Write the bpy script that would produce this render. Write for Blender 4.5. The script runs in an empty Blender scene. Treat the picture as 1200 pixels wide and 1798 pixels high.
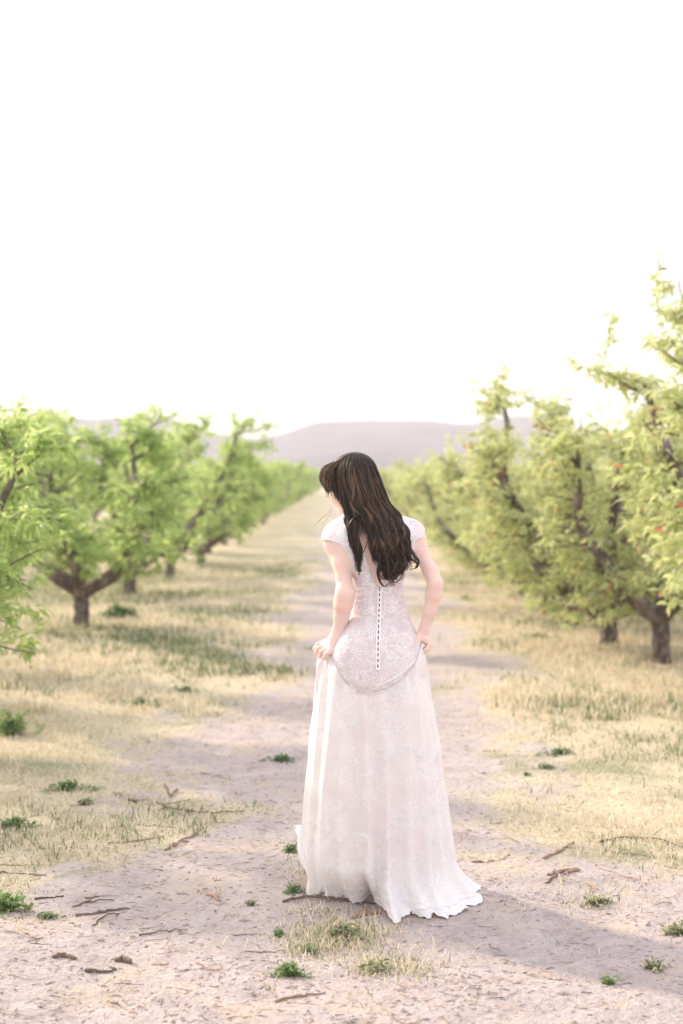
import bpy, bmesh, math, random
import numpy as np
from mathutils import Vector, Matrix, noise
from mathutils.bvhtree import BVHTree

random.seed(7)
rng = np.random.default_rng(7)
S = bpy.context.scene
COL = S.collection

# ------------------------------------------------------------------ camera
CAM_Z, FPX, PITCH = 1.54, 2497.0, math.atan(64 / 2497.0)
cd = bpy.data.cameras.new('camera')
cam = bpy.data.objects.new('camera', cd)
COL.objects.link(cam)
cam.location = (0, 0, CAM_Z)
cam.rotation_euler = (math.pi / 2 - PITCH, 0, 0)
cd.sensor_fit = 'VERTICAL'
cd.sensor_height = 36.0
cd.sensor_width = 24.0
cd.lens = 50.0
cd.clip_start = 0.05
cd.clip_end = 12000
cd.dof.use_dof = True
cd.dof.focus_distance = 5.02
cd.dof.aperture_fstop = 2.0
S.camera = cam
S.render.resolution_x, S.render.resolution_y = 683, 1024

# ------------------------------------------------------------------ sky and sun
SUN_EL, SUN_AZ = math.radians(26), math.radians(-50)     # azimuth from +Y (view direction), negative = left
w = bpy.data.worlds.new('World')
S.world = w
w.use_nodes = True
nt = w.node_tree
nt.nodes.clear()
sky = nt.nodes.new('ShaderNodeTexSky')
sky.sky_type = 'NISHITA'
sky.sun_disc = False
sky.sun_elevation = SUN_EL
sky.sun_rotation = SUN_AZ
sky.air_density = 1.0
sky.dust_density = 4.0
sc_ = nt.nodes.new('ShaderNodeVectorMath'); sc_.operation = 'SCALE'; sc_.inputs['Scale'].default_value = 0.30
veil = nt.nodes.new('ShaderNodeVectorMath'); veil.operation = 'ADD'
veil.inputs[1].default_value = (6.9, 6.6, 6.75)
bg = nt.nodes.new('ShaderNodeBackground'); bg.inputs['Strength'].default_value = 0.11
wo = nt.nodes.new('ShaderNodeOutputWorld')
nt.links.new(sky.outputs[0], sc_.inputs[0])
nt.links.new(sc_.outputs[0], veil.inputs[0])
nt.links.new(veil.outputs[0], bg.inputs['Color'])
nt.links.new(bg.outputs[0], wo.inputs['Surface'])
sd = bpy.data.lights.new('sun', 'SUN')
sd.energy = 3.2
sd.angle = math.radians(3.2)
sd.color = (1.0, 0.83, 0.64)
sun = bpy.data.objects.new('sun', sd)
COL.objects.link(sun)
sdir = Vector((math.sin(SUN_AZ) * math.cos(SUN_EL), math.cos(SUN_AZ) * math.cos(SUN_EL), math.sin(SUN_EL)))
sun.rotation_euler = sdir.to_track_quat('Z', 'Y').to_euler()
sun.location = sdir * 60

vs = S.view_settings
vs.view_transform = 'Standard'
vs.look = 'None'
vs.gamma = 1
vs.exposure = 0.85
vs.use_curve_mapping = False
S.render.engine = 'CYCLES'
cy = S.cycles
cy.use_denoising = True
cy.max_bounces = 8
cy.diffuse_bounces = 4
cy.glossy_bounces = 2
cy.transmission_bounces = 4
cy.transparent_max_bounces = 12
cy.volume_bounces = 1
cy.use_adaptive_sampling = True
cy.adaptive_threshold = 0.015
cy.caustics_reflective = cy.caustics_refractive = False

# ------------------------------------------------------------------ helpers
def at(px, py, Y):
    """world point on the view ray of photo pixel (px,py) where y = Y"""
    a, b = (px - 600) / FPX, (899 - py) / FPX
    c, s = math.cos(PITCH), math.sin(PITCH)
    d = (a, c + b * s, -s + b * c)
    t = Y / d[1]
    return Vector((a * t, Y, CAM_Z + d[2] * t))

def gnd(px, py, z=0.0):
    a, b = (px - 600) / FPX, (899 - py) / FPX
    c, s = math.cos(PITCH), math.sin(PITCH)
    d = (a, c + b * s, -s + b * c)
    t = (z - CAM_Z) / d[2]
    return Vector((a * t, d[1] * t, z))

def mesh_np(name, V, F, smooth=True):
    me = bpy.data.meshes.new(name)
    V = np.asarray(V, dtype=np.float32).reshape(-1, 3)
    F = np.asarray(F, dtype=np.int32)
    n, k = F.shape
    me.vertices.add(len(V)); me.vertices.foreach_set('co', V.ravel())
    me.loops.add(n * k); me.loops.foreach_set('vertex_index', F.ravel())
    me.polygons.add(n)
    me.polygons.foreach_set('loop_start', np.arange(0, n * k, k, dtype=np.int32))
    me.polygons.foreach_set('loop_total', np.full(n, k, dtype=np.int32))
    me.polygons.foreach_set('use_smooth', np.full(n, smooth, dtype=bool))
    me.update(calc_edges=True)
    me.validate()
    return me

def tint_attr(me, vals):
    a = me.attributes.new('tint', 'FLOAT', 'POINT')
    a.data.foreach_set('value', np.asarray(vals, dtype=np.float32))

def link(name, me, mat=None, parent=None, loc=None):
    o = bpy.data.objects.new(name, me)
    COL.objects.link(o)
    if mat is not None and me is not None and not me.materials:
        me.materials.append(mat)
    if parent is not None:
        o.parent = parent
    if loc is not None:
        o.location = loc
    return o

def thing(o, label, cat, group=None, kind=None):
    o['label'] = label
    if cat: o['category'] = cat
    if group: o['group'] = group
    if kind: o['kind'] = kind
    return o

class MB:
    """collects pieces and builds one mesh"""
    def __init__(s):
        s.V, s.F, s.T, s.n = [], [], [], 0
    def add(s, V, F, t=0.5):
        V = np.asarray(V, dtype=np.float32).reshape(-1, 3); F = np.asarray(F, dtype=np.int32)
        s.V.append(V); s.F.append(F + s.n); s.n += len(V)
        s.T.append(np.full(len(V), t, dtype=np.float32) if np.isscalar(t) else np.asarray(t, dtype=np.float32))
    def tube(s, pts, rad, sides=6, t=0.5, jitter=0.0, cap=True):
        P = np.asarray([tuple(p) for p in pts], dtype=float)
        n = len(P)
        R = np.full(n, rad, dtype=float) if np.isscalar(rad) else np.asarray(rad, dtype=float)
        T = np.gradient(P, axis=0)
        T /= np.linalg.norm(T, axis=1)[:, None] + 1e-9
        ref = np.array([0, 0, 1.0]) if abs(T[0][2]) < 0.8 else np.array([1.0, 0, 0])
        N = np.zeros_like(P)
        v = np.cross(T[0], ref)
        for i in range(n):
            v = v - T[i] * np.dot(v, T[i]); v /= np.linalg.norm(v) + 1e-9
            N[i] = v
        B = np.cross(T, N)
        a = np.arange(sides) / sides * 2 * math.pi
        rr = R[:, None] * (1 + jitter * (rng.random((n, sides)) - .5))
        V = P[:, None, :] + rr[..., None] * (np.cos(a)[None, :, None] * N[:, None, :] + np.sin(a)[None, :, None] * B[:, None, :])
        i, j = np.meshgrid(np.arange(n - 1), np.arange(sides), indexing='ij')
        j2 = (j + 1) % sides
        F = np.stack([i * sides + j, i * sides + j2, (i + 1) * sides + j2, (i + 1) * sides + j], -1).reshape(-1, 4)
        V = V.reshape(-1, 3)
        if cap:
            V = np.vstack([V, P[0], P[-1]])
            c0, c1 = n * sides, n * sides + 1
            jj = np.arange(0, sides, 2)
            k = sides
            F0 = np.stack([np.full(len(jj), c0), (jj + 2) % k, (jj + 1) % k, jj], -1)
            b = (n - 1) * sides
            F1 = np.stack([np.full(len(jj), c1), b + jj, b + (jj + 1) % k, b + (jj + 2) % k], -1)
            if sides % 2 == 0:
                F = np.vstack([F, F0, F1])
        s.add(V, F, t)
    def mesh(s, name, smooth=True):
        me = mesh_np(name, np.vstack(s.V), np.vstack(s.F), smooth)
        T = np.concatenate(s.T)
        if len(T) == len(me.vertices):
            tint_attr(me, T)
        return me

def catmull(P, n):
    P = np.asarray([tuple(p) for p in P], dtype=float)
    Q = np.vstack([2 * P[0] - P[1], P, 2 * P[-1] - P[-2]])
    m = len(P) - 1
    out = []
    for t in np.linspace(0, m - 1e-6, n):
        i = int(t); f = t - i
        a, b, c, d = Q[i], Q[i + 1], Q[i + 2], Q[i + 3]
        out.append(.5 * (2 * b + (c - a) * f + (2 * a - 5 * b + 4 * c - d) * f * f + (3 * b - a - 3 * c + d) * f ** 3))
    return np.array(out)

# node material helper
class NM:
    def __init__(s, name):
        s.m = bpy.data.materials.new(name); s.m.use_nodes = True
        s.t = s.m.node_tree; s.t.nodes.clear()
        s.out = s.n('ShaderNodeOutputMaterial')
    def n(s, typ, **kw):
        nd = s.t.nodes.new(typ)
        for k, v in kw.items():
            setattr(nd, k, v)
        return nd
    def l(s, a, b): s.t.links.new(a, b)
    def val(s, sock, v):
        if hasattr(v, 'links') or isinstance(v, bpy.types.NodeSocket): s.l(v, sock)
        else: sock.default_value = v
    def noise(s, scale, detail=4, rough=.55, vec=None, dist=0, out=0):
        nd = s.n('ShaderNodeTexNoise'); nd.inputs['Scale'].default_value = scale
        nd.inputs['Detail'].default_value = detail; nd.inputs['Roughness'].default_value = rough
        nd.inputs['Distortion'].default_value = dist
        if vec is not None: s.l(vec, nd.inputs['Vector'])
        return nd.outputs[out]
    def voro(s, scale, vec=None, feature='F1', out=0):
        nd = s.n('ShaderNodeTexVoronoi', feature=feature); nd.inputs['Scale'].default_value = scale
        if vec is not None: s.l(vec, nd.inputs['Vector'])
        return nd.outputs[out]
    def math(s, op, a, b=0.0, c=0.0, clamp=False):
        nd = s.n('ShaderNodeMath', operation=op); nd.use_clamp = clamp
        s.val(nd.inputs[0], a); s.val(nd.inputs[1], b); s.val(nd.inputs[2], c)
        return nd.outputs[0]
    def ss(s, v, lo, hi, a=0.0, b=1.0):
        nd = s.n('ShaderNodeMapRange', interpolation_type='SMOOTHSTEP')
        s.val(nd.inputs[0], v); s.val(nd.inputs[1], lo); s.val(nd.inputs[2], hi); s.val(nd.inputs[3], a); s.val(nd.inputs[4], b)
        return nd.outputs[0]
    def mix(s, f, a, b, mode='MIX'):
        nd = s.n('ShaderNodeMix', data_type='RGBA', blend_type=mode)
        s.val(nd.inputs[0], f)
        for sock, v in ((nd.inputs[6], a), (nd.inputs[7], b)):
            if isinstance(v, (tuple, list)): sock.default_value = (*v, 1) if len(v) == 3 else v
            else: s.l(v, sock)
        return nd.outputs[2]
    def ramp(s, f, stops):
        nd = s.n('ShaderNodeValToRGB'); e = nd.color_ramp.elements
        while len(e) < len(stops): e.new(0.5)
        for x, (p, c) in zip(e, stops): x.position = p; x.color = (*c, 1)
        s.l(f, nd.inputs[0]); return nd.outputs[0]
    def attr(s, name):
        return s.n('ShaderNodeAttribute', attribute_name=name).outputs['Fac']
    def bump(s, h, strength, dist=.01, normal=None):
        nd = s.n('ShaderNodeBump'); nd.inputs['Strength'].default_value = strength; nd.inputs['Distance'].default_value = dist
        s.l(h, nd.inputs['Height'])
        if normal is not None: s.l(normal, nd.inputs['Normal'])
        return nd.outputs[0]
    def bsdf(s, col, rough=.8, normal=None, spec=.3, sss=0, sssr=(.01, .005, .003), sheen=0):
        nd = s.n('ShaderNodeBsdfPrincipled')
        if isinstance(col, tuple): nd.inputs['Base Color'].default_value = (*col, 1)
        else: s.l(col, nd.inputs['Base Color'])
        s.val(nd.inputs['Roughness'], rough)
        nd.inputs['Specular IOR Level'].default_value = spec
        if sss:
            nd.inputs['Subsurface Weight'].default_value = sss
            nd.inputs['Subsurface Radius'].default_value = sssr
            nd.inputs['Subsurface Scale'].default_value = 1.0
        nd.inputs['Sheen Weight'].default_value = sheen
        if normal is not None: s.l(normal, nd.inputs['Normal'])
        return nd.outputs[0]
    def trans(s, shader, col, f, normal=None):
        nd = s.n('ShaderNodeBsdfTranslucent')
        if isinstance(col, tuple): nd.inputs[0].default_value = (*col, 1)
        else: s.l(col, nd.inputs[0])
        mx = s.n('ShaderNodeMixShader'); s.val(mx.inputs[0], f)
        s.l(shader, mx.inputs[1]); s.l(nd.outputs[0], mx.inputs[2])
        return mx.outputs[0]
    def done(s, sh):
        s.l(sh, s.out.inputs['Surface']); return s.m

# ------------------------------------------------------------------ materials: setting
def path_mask_py(x, y):
    """1 on bare dirt, 0 on grass; the same idea as in the ground material, for placing grass"""
    n1 = noise.fractal(Vector((x * .9, y * .55, 3.1)), .8, 2.1, 3) * .70
    n2 = noise.fractal(Vector((x * 4, y * 3, 7.7)), .8, 2.1, 3) * .22
    hw = 1.02 + max(0, 5.7 - y) * .75 - min(.10, max(0, y - 8) * .01)
    c = .03 + min(.34, max(0, y - 8) * .055)
    return (hw - abs(x - c)) * 1.0 + n1 + n2

m = NM('ground')
geo = m.n('ShaderNodeNewGeometry')
pos = geo.outputs['Position']
sep = m.n('ShaderNodeSeparateXYZ'); m.l(pos, sep.inputs[0])
X, Y = sep.outputs[0], sep.outputs[1]
pm = m.attr('tint')                     # dirt / grass cover laid on the mesh
fine = m.noise(46, 6, .65, pos)
mid = m.noise(7, 5, .6, pos)
big = m.noise(1.1, 4, .55, pos)
edge = m.math('ADD', pm, m.math('MULTIPLY', m.math('SUBTRACT', mid, .5), .9))
dirt_f = m.ss(edge, -.15, .35)
dirt = m.ramp(m.math('MULTIPLY_ADD', fine, .5, m.math('MULTIPLY', mid, .5)), [(.27, (.29, .24, .235)), (.42, (.45, .39, .385)), (.55, (.55, .485, .475)), (.75, (.66, .59, .575))])
tan_f = m.ss(m.noise(2.3, 5, .65, pos), .5, .66)
dirt = m.mix(m.math('MULTIPLY', tan_f, .5), dirt, (.62, .51, .40))
straw = m.ramp(fine, [(.3, (.42, .36, .25)), (.5, (.62, .54, .39)), (.7, (.76, .68, .51))])
green = m.ramp(fine, [(.3, (.15, .17, .10)), (.7, (.36, .38, .23))])
gf = m.ss(m.noise(.75, 5, .65, pos), .50, .64)
grass = m.mix(m.math('MULTIPLY', gf, .7), straw, green)
base = m.mix(dirt_f, grass, dirt)
h = m.math('ADD', m.math('MULTIPLY', fine, .6), m.math('MULTIPLY', m.noise(160, 3, .6, pos), .4))
gr = m.voro(38, pos)
h = m.math('ADD', h, m.math('MULTIPLY', m.ss(gr, 0, .25, 1, 0), .25))
spk = m.ss(m.noise(120, 4, .7, pos), .56, .68)
base = m.mix(m.math('MULTIPLY', spk, .45), base, (.25, .20, .18))
M_ground = m.done(m.bsdf(base, .95, m.bump(m.math('ADD', h, m.math('MULTIPLY', m.noise(18, 5, .65, pos), 1.6)), .8, .022), .1))

m = NM('hill')
hn = m.noise(.02, 6, .6)
M_hill = m.done(m.bsdf(m.ramp(hn, [(.35, (.11, .10, .13)), (.65, (.16, .145, .17))]), .95))

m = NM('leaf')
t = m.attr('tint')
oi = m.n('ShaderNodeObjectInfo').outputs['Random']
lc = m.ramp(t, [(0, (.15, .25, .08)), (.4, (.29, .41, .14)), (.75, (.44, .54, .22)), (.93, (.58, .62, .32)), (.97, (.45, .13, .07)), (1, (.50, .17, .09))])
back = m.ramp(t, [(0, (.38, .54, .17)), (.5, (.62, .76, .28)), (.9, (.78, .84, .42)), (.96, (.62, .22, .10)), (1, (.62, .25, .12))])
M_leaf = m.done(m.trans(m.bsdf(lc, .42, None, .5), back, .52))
# right row: its full sunlight is put into a paler, yellower leaf colour
m = NM('leaf_sunlit')
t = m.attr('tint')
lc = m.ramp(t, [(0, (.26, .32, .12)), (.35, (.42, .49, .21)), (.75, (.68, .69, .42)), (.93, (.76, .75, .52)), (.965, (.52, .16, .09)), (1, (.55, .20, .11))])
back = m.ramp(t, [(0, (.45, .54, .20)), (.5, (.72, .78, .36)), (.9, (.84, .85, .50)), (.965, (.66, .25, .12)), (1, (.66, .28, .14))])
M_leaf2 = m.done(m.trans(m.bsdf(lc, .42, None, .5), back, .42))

m = NM('bark')
bn = m.noise(30, 5, .65)
bz = m.noise(6, 3, .6)
bc = m.mix(m.ss(bz, .42, .62), (.10, .075, .065), (.34, .30, .28))
bc = m.mix(bn, bc, (.05, .04, .035), 'MULTIPLY') if False else m.mix(m.math('MULTIPLY', bn, .7), bc, (.13, .10, .085))
M_bark = m.done(m.bsdf(bc, .9, m.bump(bn, .8, .02), .2))

m = NM('grass_blade')
t = m.attr('tint')
gc = m.ramp(t, [(0, (.10, .16, .07)), (.25, (.19, .25, .11)), (.42, (.36, .39, .21)), (.55, (.66, .58, .43)), (.8, (.80, .71, .56)), (1, (.88, .81, .68))])
M_grass = m.done(m.trans(m.bsdf(gc, .7, None, .2), gc, .35))

m = NM('weed_leaf')
t = m.attr('tint')
gc = m.ramp(t, [(0, (.10, .18, .08)), (.6, (.20, .32, .11)), (1, (.38, .48, .20))])
M_weed = m.done(m.trans(m.bsdf(gc, .5, None, .4), gc, .4))

m = NM('dead_wood')
t = m.attr('tint')
tn = m.noise(40, 4, .6)
wc = m.ramp(t, [(0, (.09, .065, .05)), (.35, (.21, .155, .125)), (.6, (.38, .24, .155)), (.8, (.56, .40, .29)), (1, (.68, .56, .46))])
M_wood = m.done(m.bsdf(m.mix(m.math('MULTIPLY', tn, .4), wc, (.25, .2, .17)), .85, m.bump(tn, .5, .005), .2))

m = NM('stone')
M_stone = m.done(m.bsdf(m.ramp(m.noise(30, 4), [(.3, (.33, .28, .27)), (.7, (.55, .48, .45))]), .9))

# ------------------------------------------------------------------ ground: one sheet to the horizon
def gh(x, y):
    d = math.hypot(x, y - 6)
    a = 1 / (1 + (d / 14) ** 2)
    z = noise.fractal(Vector((x * .7, y * .7, 0)), .9, 2.0, 3) * .022 * a
    if d < 9:
        z += noise.fractal(Vector((x * 6, y * 6, 5)), .8, 2.2, 3) * .008 * a
    z += .012 * a * (1 - min(1, abs(abs(x) - .75) * 3)) * -1   # wheel ruts
    return z

def grow(lo, hi, step, far, k):
    a = list(np.arange(lo, hi + 1e-6, step))
    s, v = step, a[-1]
    while v < far:
        s *= k; v += s; a.append(v)
    s, v, b = step, a[0], []
    while v > -far:
        s *= k; v -= s; b.append(v)
    return np.array(b[::-1] + a)

gx = grow(-2.6, 2.6, .035, 5200, 1.13)
gy = grow(3.2, 10.0, .035, 5200, 1.07)
gy = gy[(gy > -60) | (np.arange(len(gy)) % 2 == 0)]
XX, YY = np.meshgrid(gx, gy, indexing='ij')
ZZ = np.zeros_like(XX); PM = np.full(XX.shape, -2.0)
for i, x in enumerate(gx):
    for j, y in enumerate(gy):
        if abs(x) < 40 and -10 < y < 90:
            ZZ[i, j] = gh(x, y)
            PM[i, j] = path_mask_py(x, y)
nx, ny = XX.shape
i, j = np.meshgrid(np.arange(nx - 1), np.arange(ny - 1), indexing='ij')
F = np.stack([i * ny + j, (i + 1) * ny + j, (i + 1) * ny + j + 1, i * ny + j + 1], -1).reshape(-1, 4)
me = mesh_np('ground', np.stack([XX, YY, ZZ], -1).reshape(-1, 3), F)
tint_attr(me, PM.ravel())
o = link('ground', me, M_ground)
thing(o, 'dusty dirt farm track with dry grass verges', None, kind='structure')

# ------------------------------------------------------------------ hills: solid ridges rising out of the plain
def ridge(name, prof, Y0, depth, label):
    """prof: list of (px, py) of the skyline at distance Y0"""
    pts = [at(px, py, Y0) for px, py in prof]
    xs = np.linspace(pts[0].x, pts[-1].x, 300)
    hs = np.interp(xs, [p.x for p in pts], [p.z for p in pts])
    k = np.ones(7) / 7   # softens the corners of the skyline
    hs = np.convolve(np.pad(hs, 3, 'edge'), k, 'valid')
    V = []
    ts = np.linspace(-1, 1, 25)
    for x, hh in zip(xs, hs):
        for tt in ts:
            prof_ = (1 - abs(tt) ** 1.5)
            e = noise.fractal(Vector((x * .022, tt * 3, Y0)), .8, 2, 4) * .35 * min(1, 3 * (1 - abs(tt))) * (0.1 if abs(tt) < .08 else 1)
            z = max(-1, hh * prof_ * (1 + e * .6) - .5)
            V.append((x, Y0 + tt * depth, z + noise.fractal(Vector((x * .11, tt * 9, 1)), .8, 2, 3) * .25))
    n, k = len(xs), len(ts)
    i, j = np.meshgrid(np.arange(n - 1), np.arange(k - 1), indexing='ij')
    F = np.stack([i * k + j, (i + 1) * k + j, (i + 1) * k + j + 1, i * k + j + 1], -1).reshape(-1, 4)
    o = link(name, mesh_np(name, V, F), M_hill)
    thing(o, label, None, kind='structure')
ridge('hills', [(-900, 760), (-500, 735), (-150, 752), (60, 740), (200, 738), (270, 733), (330, 742), (400, 762), (440, 768), (500, 757), (560, 738), (640, 733), (760, 734),
                (830, 744), (860, 737), (900, 726), (950, 727), (1000, 745), (1060, 762), (1200, 750), (1500, 735), (2000, 765)], 430, 60, 'pale lavender hills along the horizon')
ridge('hills', [(-700, 815), (100, 800), (300, 795), (480, 803), (560, 797), (660, 786), (760, 795), (860, 785), (1000, 790), (1500, 805)], 300, 26, 'lower band of hazy foothills before the hills')

# ------------------------------------------------------------------ haze
hb = bmesh.new()
bmesh.ops.create_cube(hb, size=1)
hm = bpy.data.meshes.new('haze'); hb.to_mesh(hm); hb.free()
mm = bpy.data.materials.new('haze'); mm.use_nodes = True
tn_ = mm.node_tree; tn_.nodes.clear()
pv = tn_.nodes.new('ShaderNodeVolumePrincipled')
pv.inputs['Color'].default_value = (.88, .90, .99, 1)
pv.inputs['Density'].default_value = 0.0014
pv.inputs['Anisotropy'].default_value = 0.0
om_ = tn_.nodes.new('ShaderNodeOutputMaterial')
tn_.links.new(pv.outputs[0], om_.inputs['Volume'])
hz = link('haze', hm, mm)
hz.scale = (11000, 11000, 31)
hz.location = (0, 0, 13.5)
thing(hz, 'thin pale haze lying over the orchard and the hills', None, kind='stuff')

# ------------------------------------------------------------------ peach trees
def leaf_arrays(P, D, L, Wd, tint, roll):
    """vectorised folded lance leaves: P base, D direction, L length, Wd half width"""
    n = len(P)
    D = D / (np.linalg.norm(D, axis=1)[:, None] + 1e-9)
    up = np.zeros_like(D); up[:, 2] = 1
    Sd = np.cross(D, up) + 1e-4; Sd /= np.linalg.norm(Sd, axis=1)[:, None]
    N = np.cross(Sd, D)
    c, s = np.cos(roll)[:, None], np.sin(roll)[:, None]
    Sd, N = Sd * c + N * s, N * c - Sd * s
    L = L[:, None]; Wd = Wd[:, None]
    droop = np.zeros_like(D); droop[:, 2] = -1
    p0 = P
    p1 = P + D * L * .42
    p2 = P + D * L * .75 + droop * L * .08
    p3 = P + D * L * .97 + droop * L * .24
    l1, r1 = p1 + Sd * Wd + N * Wd * .35, p1 - Sd * Wd + N * Wd * .35
    l2, r2 = p2 + Sd * Wd * .7 + N * Wd * .2, p2 - Sd * Wd * .7 + N * Wd * .2
    V = np.stack([p0, l1, p1, r1, l2, p2, r2, p3], 1)            # 8 verts
    q = np.array([[0, 2, 1, 1], [0, 3, 2, 2], [1, 2, 5, 4], [2, 3, 6, 5], [4, 5, 7, 7], [5, 6, 7, 7]])
    tri = [(0, 2, 1), (0, 3, 2), (1, 2, 5), (1, 5, 4), (2, 3, 6), (2, 6, 5), (4, 5, 7), (5, 6, 7)]
    F = (np.arange(n)[:, None, None] * 8 + np.array(tri)[None]).reshape(-1, 3)
    return V.reshape(-1, 3), F, np.repeat(tint, 8)

def build_tree(seed, height, spread, nlimb, leaf_len, leaf_n, lean=0., redness=.03, low=True, thin=.34, shoots=.03):
    r = random.Random(seed)
    tr = MB(); limbs = []
    LP, LD, LT = [], [], []
    th = r.uniform(.32, .48)
    k = 7
    pts = [Vector((lean * .3 * (q / k) + r.uniform(-.012, .012), r.uniform(-.012, .012), -.06 + (th + .06) * q / k)) for q in range(k + 1)]
    rad = [.105 - .03 * min(1, q / 2) + .006 * r.random() for q in range(k)] + [.088]
    tr.tube(pts, rad, 10, jitter=.12)
    top = pts[-1]
    def shoot(p, d, ln, first=True):
        n = max(3, int(ln / .035))
        q = p.copy(); dd = d.normalized()
        path = [q.copy()]
        for a in range(n):
            dd = (dd + Vector((r.uniform(-.1, .1), r.uniform(-.1, .1), r.uniform(-.06, .09)))).normalized()
            q = q + dd * ln / n
            path.append(q.copy())
            for b in range(leaf_n):
                ang = r.uniform(0, 6.283)
                side = Vector((math.cos(ang), math.sin(ang), r.uniform(-1.1, .6)))
                LP.append(q + dd * r.uniform(-.02, .02)); LD.append(side + dd * r.uniform(.2, 1.0))
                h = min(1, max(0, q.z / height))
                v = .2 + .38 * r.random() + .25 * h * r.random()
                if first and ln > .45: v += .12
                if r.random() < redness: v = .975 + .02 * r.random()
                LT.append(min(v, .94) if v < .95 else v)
        return path
    tw = MB()
    for a in range(nlimb):
        lb = MB()
        az = 6.283 * (a + r.uniform(-.3, .3)) / nlimb
        out = Vector((math.cos(az), math.sin(az), 0))
        p = top + Vector((0, 0, -.05 - .03 * r.random())); d = (out * .9 + Vector((0, 0, .55 + .3 * r.random()))).normalized()
        seg = 13; ln = (height - th) * r.uniform(.95, 1.2) / seg
        path = [p.copy()]; kink = Vector()
        H = height * r.uniform(.8, 1.0)
        for q in range(seg):
            f = q / seg
            want = out * (spread * (1 - f) * .8 + .05) + Vector((0, 0, .55 + f * 1.1))
            if q % 3 == 0: kink = Vector((r.uniform(-1, 1), r.uniform(-1, 1), r.uniform(-.3, .3))) * .42
            d = (d * .55 + want.normalized() * .45 + kink * .5).normalized()
            p = p + d * ln
            if p.z > H: p.z = H - r.random() * .06
            path.append(p.copy())
        R = [(.062 * (1 - q / (seg + 1)) ** .75 + .010) * r.uniform(.9, 1.15) for q in range(seg + 1)]
        lb.tube(path, R, 8, jitter=.22)
        for q in range(2, seg + 1):
            # side branches
            for b in range(3 if q < seg else 5):
                if r.random() < .15: continue
                az2 = az + r.uniform(-1.7, 1.7)
                f = q / seg
                dv = Vector((math.cos(az2), math.sin(az2), r.uniform(-.35, .6) if f < .7 else r.uniform(0, 1.1)))
                bl = r.uniform(.3, .62) * (1.1 - .35 * f) * spread / .9
                bp = [path[q].copy()]
                for c in range(5):
                    dv = (dv + Vector((r.uniform(-.3, .3), r.uniform(-.3, .3), r.uniform(-.22, .25)))).normalized()
                    bp.append(bp[-1] + dv * bl / 5)
                if min(x.z for x in bp) < (.35 if low else .5): continue
                if r.random() < thin: continue
                lb.tube(bp, [.013, .011, .009, .007, .006, .004], 5, cap=False)
                for c in range(1, 6):
                    for e in range(r.choice((1, 1, 2)) if r.random() > .22 else 0):
                        az3 = r.uniform(0, 6.283)
                        up = r.uniform(-.5, .9)
                        sl = r.uniform(.10, .26)
                        if r.random() < shoots and bp[c].z > height * .55: up = 2.2; sl = r.uniform(.3, .5)
                        sp = shoot(bp[c], Vector((math.cos(az3), math.sin(az3), up)), sl, up > 2)
                        if sl > .3: tw.tube(sp, [.005] * (len(sp) - 1) + [.002], 4, cap=False)
        if low:
            for c in range(1):
                az3 = az + r.uniform(-.6, .6)
                dv = Vector((math.cos(az3), math.sin(az3), -.1))
                bp = [path[2].copy()]
                for e in range(6):
                    dv = (dv + Vector((r.uniform(-.2, .2), r.uniform(-.2, .2), -.13))).normalized()
                    bp.append(bp[-1] + dv * spread * .14)
                for e in range(2, 7):
                    if bp[e].z > .25:
                        for g in range(2):
                            az4 = r.uniform(0, 6.283)
                            shoot(bp[e], Vector((math.cos(az4), math.sin(az4), r.uniform(-.5, .4))), .16)
                bp = [b_ for b_ in bp if b_.z > .38]
                if len(bp) > 2: lb.tube(bp, [.014, .012, .01, .008, .007, .005, .003][:len(bp)], 5, cap=False)
        limbs.append(lb.mesh('limb'))
    # water shoots standing out of the crown
    P = np.array([tuple(v) for v in LP]); D = np.array([tuple(v) for v in LD]); T = np.array(LT)
    g = np.random.default_rng(seed)
    L = leaf_len * g.uniform(.65, 1.2, len(P)); W = L * .14
    keep = P[:, 2] > (.36 if low else .42)
    
    P, D, T, L, W = P[keep], D[keep], T[keep], L[keep], W[keep]
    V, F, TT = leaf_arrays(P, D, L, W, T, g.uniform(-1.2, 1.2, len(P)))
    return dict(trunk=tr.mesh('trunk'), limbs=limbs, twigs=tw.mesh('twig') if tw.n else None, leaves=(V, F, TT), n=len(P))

def foliage_mesh(lv, mat, skip=0):
    V, F, T = lv
    me = mesh_np('foliage', V[skip * 8:], F[skip * 8:] - skip * 8, False)
    tint_attr(me, T[skip * 8:])
    me.materials.append(mat)
    return me

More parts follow.
